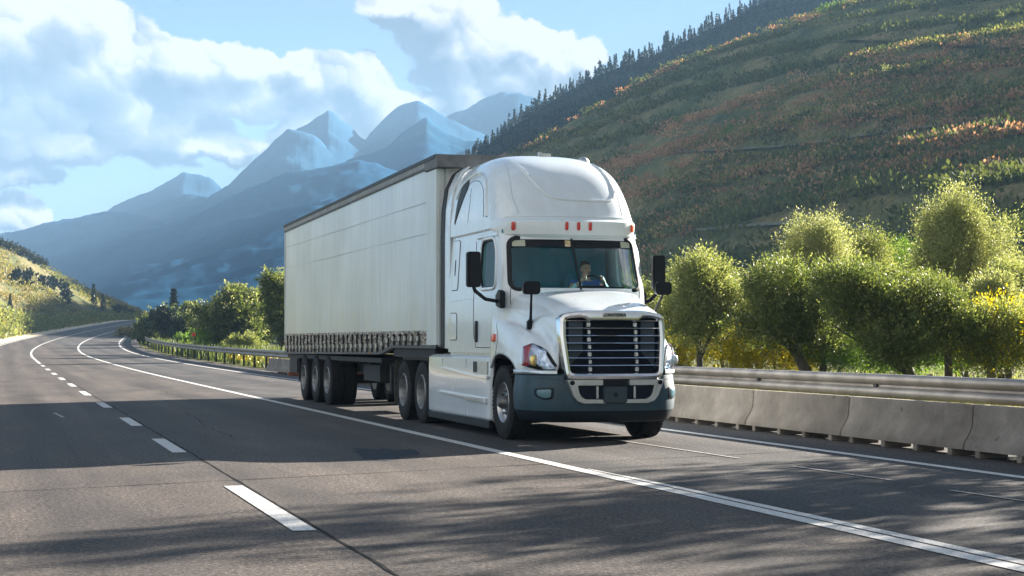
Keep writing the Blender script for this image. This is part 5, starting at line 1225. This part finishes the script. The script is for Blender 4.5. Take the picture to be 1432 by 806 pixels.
# ------------------------------------------------------------------ mountains
RIDG = .010
def rnoise(x, y, seed, octs=5):
    s = 0; a = 1.
    for o in range(octs): s = s + a * (.5 - 1.6 * np.abs(vnoise(x * 2 ** o, y * 2 ** o, seed + 7 * o, 1))); a *= .52
    return s
def mountain(px_y, D, mat, seed, foot=.62, rough=1.):
    pxs = np.linspace(px_y[0][0], px_y[-1][0], 260); r = np.random.default_rng(seed)
    cyv = np.interp(pxs, [p[0] for p in px_y], [p[1] for p in px_y]); ks = np.exp(-.5 * (np.arange(-6, 7) / 1.2) ** 2); ks /= ks.sum(); cyv = np.convolve(np.pad(cyv, 6, mode='edge'), ks, 'valid')
    rows = []; NT = 80
    ker = np.exp(-.5 * (np.arange(-40, 41) / 14.) ** 2); ker /= ker.sum(); sm_ = np.convolve(np.pad(cyv, 40, mode='edge'), ker, 'valid'); cy0 = cyv
    for i in range(NT + 8):
        t = i / NT; row = []; bl_ = min(t, 1) ** 4; cyv = cy0 * bl_ + sm_ * (1 - bl_)
        for j, px in enumerate(pxs):
            zc = EYE + (HOR - cyv[j]) / FPX * D; d = D * (1 - foot * (1 - t)) if t <= 1 else D * (1 + (t - 1) * .9)
            z = zc * (t ** 1.35 if t <= 1 else max(0, 1 - (t - 1) * 4)) - 12 * (t < .02)
            v = dirv(px, HOR); x, y = v[0] * d, v[1] * d
            e = min(t, 1) * (1 - min(t, 1)) ** .5 * 2.6
            row.append((x, y, z, e))
        rows.append(row)
    A = np.array(rows); s = 1 / (D * .030)
    rid = 1 - np.abs(vnoise(A[:, :, 0] * s, A[:, :, 1] * s, seed + 50, 5)) * 1.4
    A[:, :, 2] += A[:, :, 3] * (rid - .3) * (zmax := np.max(A[:, :, 2])) * RIDG
    q_ = 1 / (D * .014); tt = np.clip(np.arange(len(rows)) / NT * 1.5, 0, 1)[:, None]
    A[:, :, 2] += tt * D * .0042 * rnoise(A[:, :, 0] * q_ * .55, A[:, :, 1] * q_ * .55, seed + 90, 6)
    return surf('mountain', A[:, :, :3], mat)
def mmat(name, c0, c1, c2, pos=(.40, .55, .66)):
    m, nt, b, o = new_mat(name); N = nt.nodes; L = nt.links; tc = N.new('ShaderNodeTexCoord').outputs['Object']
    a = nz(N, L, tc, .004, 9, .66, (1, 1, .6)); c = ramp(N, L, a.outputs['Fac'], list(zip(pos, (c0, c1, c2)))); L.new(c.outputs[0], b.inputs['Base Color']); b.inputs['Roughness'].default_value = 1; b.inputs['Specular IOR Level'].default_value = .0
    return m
MM1 = mmat('haze_blue_forest_mountain', (.014, .056, .115), (.018, .066, .125), (.028, .080, .13)); MM2 = mmat('haze_blue_rock_mountain', (.022, .066, .12), (.030, .078, .135), (.055, .10, .155), (.45, .60, .70))  # blue of distant haze is mixed into these base colours
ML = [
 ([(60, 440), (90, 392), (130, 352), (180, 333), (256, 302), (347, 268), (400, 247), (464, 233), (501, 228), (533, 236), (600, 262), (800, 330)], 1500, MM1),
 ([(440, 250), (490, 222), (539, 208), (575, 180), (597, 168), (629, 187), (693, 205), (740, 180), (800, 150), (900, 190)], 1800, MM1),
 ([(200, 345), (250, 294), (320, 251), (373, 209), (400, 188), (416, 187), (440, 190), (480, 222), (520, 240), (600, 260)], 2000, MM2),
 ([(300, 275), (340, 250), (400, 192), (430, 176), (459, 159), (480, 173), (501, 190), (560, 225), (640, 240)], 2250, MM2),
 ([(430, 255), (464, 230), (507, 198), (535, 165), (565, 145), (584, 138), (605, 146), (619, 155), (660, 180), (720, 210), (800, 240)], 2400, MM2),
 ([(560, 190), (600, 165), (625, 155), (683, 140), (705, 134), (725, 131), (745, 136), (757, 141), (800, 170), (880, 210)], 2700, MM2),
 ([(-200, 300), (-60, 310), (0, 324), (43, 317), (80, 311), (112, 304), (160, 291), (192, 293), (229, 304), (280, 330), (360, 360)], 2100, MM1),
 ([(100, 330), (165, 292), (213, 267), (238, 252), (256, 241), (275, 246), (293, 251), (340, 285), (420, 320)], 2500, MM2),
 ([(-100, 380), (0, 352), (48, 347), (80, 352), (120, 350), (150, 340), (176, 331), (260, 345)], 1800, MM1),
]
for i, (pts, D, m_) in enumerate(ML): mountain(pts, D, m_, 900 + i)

# ------------------------------------------------------------------ grass, reeds, flowers along the verge
def blades(n, offs, ys, hh, seed, lw=.02):
    r = np.random.default_rng(seed); y = r.uniform(*ys, n); o = r.uniform(*offs, n); P = np.array([road_pt(a, b) for a, b in zip(o, y)]); h = hh * r.uniform(.4, 1.2, n)
    C0 = P + np.stack([0 * h, 0 * h, h * .5 - .06], 1); d = np.tile([0, 0, 1.], (n, 1)) + r.normal(0, .22, (n, 3)); d /= np.linalg.norm(d, axis=1)[:, None]
    s = np.cross(d, r.normal(0, 1, (n, 3))); s /= np.linalg.norm(s, axis=1)[:, None]; a = C0 - d * h[:, None] * .5; b = C0 + d * h[:, None] * .5
    return np.stack([a - s * lw, a + s * lw, b + s * lw * .2, b - s * lw * .2], 1)
stuff(link('verge_grass', quads_mesh('g', np.concatenate([blades(9000, (13.0, 17), (14, 70), .30, 1, .012), blades(9000, (13, 30), (30, 90), .5, 2, .03)])), G_OL))
stuff(link('dry_grass', quads_mesh('g', np.concatenate([blades(6000, (12.9, 24), (14, 90), .38, 3, .015), blades(3000, (15.5, 17), (190, 240), .6, 4, .04), blades(5000, (-9, -5), (40, 340), .6, 7, .04)])), G_STRAW))
stuff(link('roadside_reeds', quads_mesh('g', np.concatenate([blades(5000, (13.0, 16.5), (72, 185), .95, 5, .045), blades(1500, (13.2, 17), (185, 260), .9, 8, .06)])), G_DK))
rf = np.random.default_rng(77); nF = 420; yy = rf.uniform(74, 98, nF); FP = np.array([road_pt(o, y, z) for o, y, z in zip(rf.uniform(12.75, 13.6, nF), yy, rf.uniform(.2, .62, nF))])
stuff(link('yellow_flowers', quads_mesh('f', leaf_quads(FP, np.tile([0, 0, 1.], (nF, 1)), .13, .12, rf)), simple('yellow_petals', (.75, .55, .02), .6)))
# red disc sign by the far guardrail
sx_, sy_, _ = at_depth(271, HOR, 117); sg = thing('roadside_sign', 'small round red roadside sign among the bushes left of the trailer', 'sign', (sx_, sy_, gz(sx_, sy_)))
zz_ = EYE + (HOR - 468) / FPX * 117 - gz(sx_, sy_)
dsk = MB().prism(arc2((0, zz_), .14, 0, 345, 23), 'y', -.02, .02).build('disc', simple('red_sign_face', (.65, .04, .04), .5), sg); MB().tube([(0, .05, 0), (0, .05, zz_)], .03, 6).build('post', M_galv, sg)

# ------------------------------------------------------------------ air
hz = MB().box(-3200, 3600, -60, 3200, -3, HZTOP).build('haze', None); stuff(hz)
hm_ = bpy.data.materials.new('haze_air'); hm_.use_nodes = True; nt = hm_.node_tree; nt.nodes.clear(); o_ = nt.nodes.new('ShaderNodeOutputMaterial'); v_ = nt.nodes.new('ShaderNodeVolumePrincipled')
v_.inputs['Color'].default_value = (*HZC, 1); v_.inputs['Density'].default_value = HZD; v_.inputs['Anisotropy'].default_value = -.1; nt.links.new(v_.outputs[0], o_.inputs['Volume']); hz.data.materials.append(hm_)
# ================================================================== CAMERA, SUN, SKY
cam = bpy.data.cameras.new('camera'); cam.sensor_width = 36; cam.lens = FPX / 1432 * 36; cam.shift_y = (HOR - 403) / 1432
cam.clip_start = .1; cam.clip_end = 20000
co = bpy.data.objects.new('camera', cam); col.objects.link(co); co.location = (0, 0, EYE); co.rotation_euler = (R(90), 0, -YAW); scn.camera = co
SUN_AZ, SUN_EL = R(64.3), R(20.0)
sl = bpy.data.lights.new('sun', 'SUN'); sl.energy = 5.0; sl.angle = R(.55); sl.color = (1, .91, .79)
so = bpy.data.objects.new('sun', sl); col.objects.link(so)
sd = Vector((math.sin(SUN_AZ) * math.cos(SUN_EL), math.cos(SUN_AZ) * math.cos(SUN_EL), math.sin(SUN_EL)))
so.rotation_euler = sd.to_track_quat('Z', 'Y').to_euler(); so.location = (40, 20, 60)
w = bpy.data.worlds.new('World'); scn.world = w; w.use_nodes = True
def build_world():
    nt = w.node_tree; N = nt.nodes; L = nt.links; bg = N['Background']; bg.inputs['Strength'].default_value = .05
    sky = N.new('ShaderNodeTexSky'); sky.sky_type = 'NISHITA'; sky.sun_disc = False; sky.sun_elevation = SUN_EL; sky.sun_rotation = SUN_AZ
    sky.air_density = 1.0; sky.dust_density = .25; sky.ozone_density = 3.0; sky.altitude = 300
    tc = N.new('ShaderNodeTexCoord'); sp = N.new('ShaderNodeSeparateXYZ'); L.new(tc.outputs['Generated'], sp.inputs[0])
    def math_(op, a, b=None, c=None, clamp=False):
        m = N.new('ShaderNodeMath'); m.operation = op; m.use_clamp = clamp
        for i, s in enumerate((a, b, c)):
            if s is None: continue
            if isinstance(s, (int, float)): m.inputs[i].default_value = s
            else: L.new(s, m.inputs[i])
        return m.outputs[0]
    az = math_('ARCTAN2', sp.outputs['X'], sp.outputs['Y'])
    hy = math_('SQRT', math_('ADD', math_('MULTIPLY', sp.outputs['X'], sp.outputs['X']), math_('MULTIPLY', sp.outputs['Y'], sp.outputs['Y'])))
    el = math_('ARCTAN2', sp.outputs['Z'], hy)
    blobs = [(40, 60, 150, 75), (110, 30, 70, 55), (20, 140, 200, 80), (150, 105, 110, 70), (235, 85, 60, 38), (285, 100, 75, 42), (340, 90, 60, 32), (420, 85, 48, 26), (440, 115, 75, 38), (510, 115, 45, 30), (340, 140, 180, 45), (180, 170, 130, 60),
             (250, 175, 60, 45), (100, 200, 220, 30), (300, 205, 160, 24), (520, 150, 60, 40), (455, 165, 90, 38),
             (575, 5, 70, 30), (625, 25, 70, 55), (665, 70, 75, 55), (655, 115, 75, 45), (740, 60, 42, 28), (775, 80, 50, 34), (825, 82, 42, 28), (745, 115, 110, 36), (590, 150, 50, 30), (700, 140, 120, 26),
             (18, 178, 34, 26), (75, 190, 30, 24), (18, 245, 55, 20), (12, 300, 48, 22), (560, 178, 120, 28), (420, 192, 150, 26), (690, 150, 110, 30), (-250, 150, 220, 120), (-500, 200, 200, 80)]
    big = [(-2.7, .55, 1.0, .40), (2.75, .5, .8, .36), (-1.7, .6, .8, .36)]  # unseen clouds behind the camera, added to fill the shaded sides
    # one node group: density of the cloud field at a direction
    g = bpy.data.node_groups.new('cloud_density', 'ShaderNodeTree')
    g.interface.new_socket('P', in_out='INPUT', socket_type='NodeSocketVector'); g.interface.new_socket('D', in_out='OUTPUT', socket_type='NodeSocketFloat'); g.interface.new_socket('Mask', in_out='OUTPUT', socket_type='NodeSocketFloat'); g.interface.new_socket('Lit', in_out='OUTPUT', socket_type='NodeSocketFloat')
    gn, gl = g.nodes, g.links; gi = gn.new('NodeGroupInput'); go = gn.new('NodeGroupOutput')
    def gm(op, a, b=None, clamp=False):
        m = gn.new('ShaderNodeMath'); m.operation = op; m.use_clamp = clamp
        for i, s in enumerate((a, b)):
            if s is None: continue
            if isinstance(s, (int, float)): m.inputs[i].default_value = s
            else: gl.new(s, m.inputs[i])
        return m.outputs[0]
    wn = gn.new('ShaderNodeTexNoise'); wn.noise_dimensions = '2D'; wn.inputs['Scale'].default_value = 26; wn.inputs['Detail'].default_value = 7; wn.inputs['Roughness'].default_value = .62; gl.new(gi.outputs[0], wn.inputs['Vector'])
    vs = gn.new('ShaderNodeVectorMath'); vs.operation = 'MULTIPLY_ADD'; gl.new(wn.outputs['Color'], vs.inputs[0]); vs.inputs[1].default_value = (.034, .030, 0)
    vs2 = gn.new('ShaderNodeVectorMath'); vs2.operation = 'SUBTRACT'; gl.new(gi.outputs[0], vs2.inputs[0]); vs2.inputs[1].default_value = (.017, .015, 0); gl.new(vs2.outputs[0], vs.inputs[2])
    Pw = vs.outputs[0]; prev = None
    for (px, py, rx, ry) in blobs + big:
        if abs(px) < 4: u, v, rx, ry = px, py, rx * FPX, ry * FPX
        else: u = math.atan((px - 716) / FPX) + YAW; v = math.atan((HOR - py) / FPX * math.cos(u - YAW))
        sb = gn.new('ShaderNodeVectorMath'); sb.operation = 'SUBTRACT'; gl.new(Pw, sb.inputs[0]); sb.inputs[1].default_value = (u, v, 0)
        dv = gn.new('ShaderNodeVectorMath'); dv.operation = 'DIVIDE'; gl.new(sb.outputs[0], dv.inputs[0]); dv.inputs[1].default_value = (rx / FPX, ry / FPX, 1)
        ln = gn.new('ShaderNodeVectorMath'); ln.operation = 'DOT_PRODUCT'; gl.new(dv.outputs[0], ln.inputs[0]); gl.new(dv.outputs[0], ln.inputs[1])
        d = gm('SUBTRACT', 1., ln.outputs['Value'])
        prev = d if prev is None else _smax(gn, gl, prev, d)
    LD = (.62, .78, 0); hs_, ls_ = None, None
    for sc_, ah, al in PUFFS:
        vo = gn.new('ShaderNodeTexVoronoi'); vo.voronoi_dimensions = '2D'; vo.feature = 'SMOOTH_F1' if sc_ < 60 else 'F1'; vo.inputs['Scale'].default_value = sc_; vo.inputs['Randomness'].default_value = 1
        if sc_ < 60: vo.inputs['Smoothness'].default_value = .35
        gl.new(Pw, vo.inputs['Vector'])
        d2_ = gm('MULTIPLY', vo.outputs['Distance'], vo.outputs['Distance']); h_ = gm('MULTIPLY', gm('SUBTRACT', .28, d2_), ah)
        df = gn.new('ShaderNodeVectorMath'); df.operation = 'SUBTRACT'; gl.new(Pw, df.inputs[0]); gl.new(vo.outputs['Position'], df.inputs[1])
        dp = gn.new('ShaderNodeVectorMath'); dp.operation = 'DOT_PRODUCT'; gl.new(df.outputs[0], dp.inputs[0]); dp.inputs[1].default_value = tuple(c * sc_ * al for c in LD)
        hs_ = h_ if hs_ is None else gm('ADD', hs_, h_); ls_ = dp.outputs['Value'] if ls_ is None else gm('ADD', ls_, dp.outputs['Value'])
    fn = gn.new('ShaderNodeTexNoise'); fn.noise_dimensions = '2D'; fn.inputs['Scale'].default_value = 70; fn.inputs['Detail'].default_value = 6; fn.inputs['Roughness'].default_value = .6; gl.new(gi.outputs[0], fn.inputs['Vector'])
    fz = gm('MULTIPLY', gm('SUBTRACT', fn.outputs['Fac'], .5), .55)
    D = gm('ADD', gm('ADD', prev, hs_), fz); gl.new(D, go.inputs[0]); gl.new(prev, go.inputs[1]); gl.new(gm('ADD', ls_, gm('MULTIPLY', fz, .7)), go.inputs[2])
    cb = N.new('ShaderNodeCombineXYZ'); L.new(az, cb.inputs[0]); L.new(el, cb.inputs[1])
    def dens(off):
        n = N.new('ShaderNodeGroup'); n.node_tree = g
        if off:
            a = N.new('ShaderNodeVectorMath'); a.operation = 'ADD'; L.new(cb.outputs[0], a.inputs[0]); a.inputs[1].default_value = off; L.new(a.outputs[0], n.inputs[0])
        else: L.new(cb.outputs[0], n.inputs[0])
        return n
    d0 = dens(None); dm = dens((.010, .016, 0))
    alpha = N.new('ShaderNodeMapRange'); alpha.interpolation_type = 'SMOOTHSTEP'; alpha.inputs['From Min'].default_value = -.06; alpha.inputs['From Max'].default_value = .26; L.new(d0.outputs[0], alpha.inputs[0])
    g0 = math_('MULTIPLY', math_('SUBTRACT', d0.outputs[1], dm.outputs[1]), CLK0)
    tot = math_('ADD', math_('ADD', g0, math_('MULTIPLY', d0.outputs[1], -CLT)), CLB, clamp=True)
    lit = math_('MULTIPLY_ADD', d0.outputs[2], math_('MULTIPLY_ADD', tot, 1.0, .12), tot, clamp=True)
    # unseen clouds opposite the sun are brightened further as shade fill
    dt = N.new('ShaderNodeVectorMath'); dt.operation = 'DOT_PRODUCT'; L.new(tc.outputs['Generated'], dt.inputs[0]); dt.inputs[1].default_value = (-sd.x, -sd.y, 0)
    anti = math_('MULTIPLY', dt.outputs['Value'], 1.0, clamp=True)
    lit = math_('ADD', lit, math_('MULTIPLY', anti, .6), clamp=True)
    cr = N.new('ShaderNodeValToRGB'); e = cr.color_ramp.elements; e[0].position = 0; e[0].color = (*CL0, 1); e[1].position = 1; e[1].color = (*CL2, 1); q = e.new(.45); q.color = (*CL1, 1)
    L.new(lit, cr.inputs[0])
    fade = N.new('ShaderNodeMapRange'); fade.inputs['From Min'].default_value = 0.02; fade.inputs['From Max'].default_value = .16; L.new(el, fade.inputs[0])
    sc = N.new('ShaderNodeVectorMath'); sc.operation = 'SCALE'; L.new(math_('MULTIPLY_ADD', anti, CLS * .55, CLS), sc.inputs['Scale']); L.new(cr.outputs[0], sc.inputs[0])
    mx = N.new('ShaderNodeMix'); mx.data_type = 'RGBA'
    am = math_('MULTIPLY', alpha.outputs[0], .97); L.new(am, mx.inputs[0])
    # thin high veil over the whole sky
    vn = N.new('ShaderNodeTexNoise'); vn.noise_dimensions = '2D'; mp = N.new('ShaderNodeMapping'); mp.inputs['Scale'].default_value = (2.2, 9, 1); L.new(cb.outputs[0], mp.inputs[0]); L.new(mp.outputs[0], vn.inputs['Vector']); vn.inputs['Scale'].default_value = 2; vn.inputs['Detail'].default_value = 7
    vr = N.new('ShaderNodeMapRange'); vr.inputs['From Min'].default_value = .35; vr.inputs['From Max'].default_value = .75; vr.inputs['To Max'].default_value = .45; L.new(vn.outputs['Fac'], vr.inputs[0])
    m0 = N.new('ShaderNodeMix'); m0.data_type = 'RGBA'; L.new(vr.outputs[0], m0.inputs[0]); sdk = N.new('ShaderNodeVectorMath'); sdk.operation = 'SCALE'; sdk.inputs['Scale'].default_value = .36; L.new(sky.outputs[0], sdk.inputs[0]); L.new(sdk.outputs[0], m0.inputs[6]); m0.inputs[7].default_value = (*[c * CLS * .8 for c in CL1], 1)
    L.new(m0.outputs[2], mx.inputs[6]); L.new(sc.outputs[0], mx.inputs[7])
    L.new(mx.outputs[2], bg.inputs['Color'])
def _smax(gn, gl, a, b):
    m = gn.new('ShaderNodeMath'); m.operation = 'SMOOTH_MAX'; gl.new(a, m.inputs[0]); gl.new(b, m.inputs[1]); m.inputs[2].default_value = .25
    return m.outputs[0]
PUFFS = ((14, 1.2, .75), (33, .8, .65), (80, .35, .28))
CLK0, CLT, CLB, CLS = 1.05, .26, .52, 2.6
CL0, CL1, CL2 = (.19, .24, .30), (.56, .59, .62), (1.16, 1.05, .93)
build_world()
w.cycles.sampling_method = 'MANUAL'; w.cycles.sample_map_resolution = 512
scn.view_settings.view_transform = 'Standard'; scn.view_settings.look = 'None'; scn.view_settings.gamma = 1; scn.view_settings.exposure = 2.8
scn.render.engine = 'CYCLES'; cy = scn.cycles
cy.max_bounces = 6; cy.diffuse_bounces = 2; cy.glossy_bounces = 3; cy.transmission_bounces = 4; cy.transparent_max_bounces = 8; cy.volume_bounces = 0
cy.caustics_reflective = False; cy.caustics_refractive = False; cy.use_denoising = True; cy.sample_clamp_indirect = 6
cy.use_adaptive_sampling = False
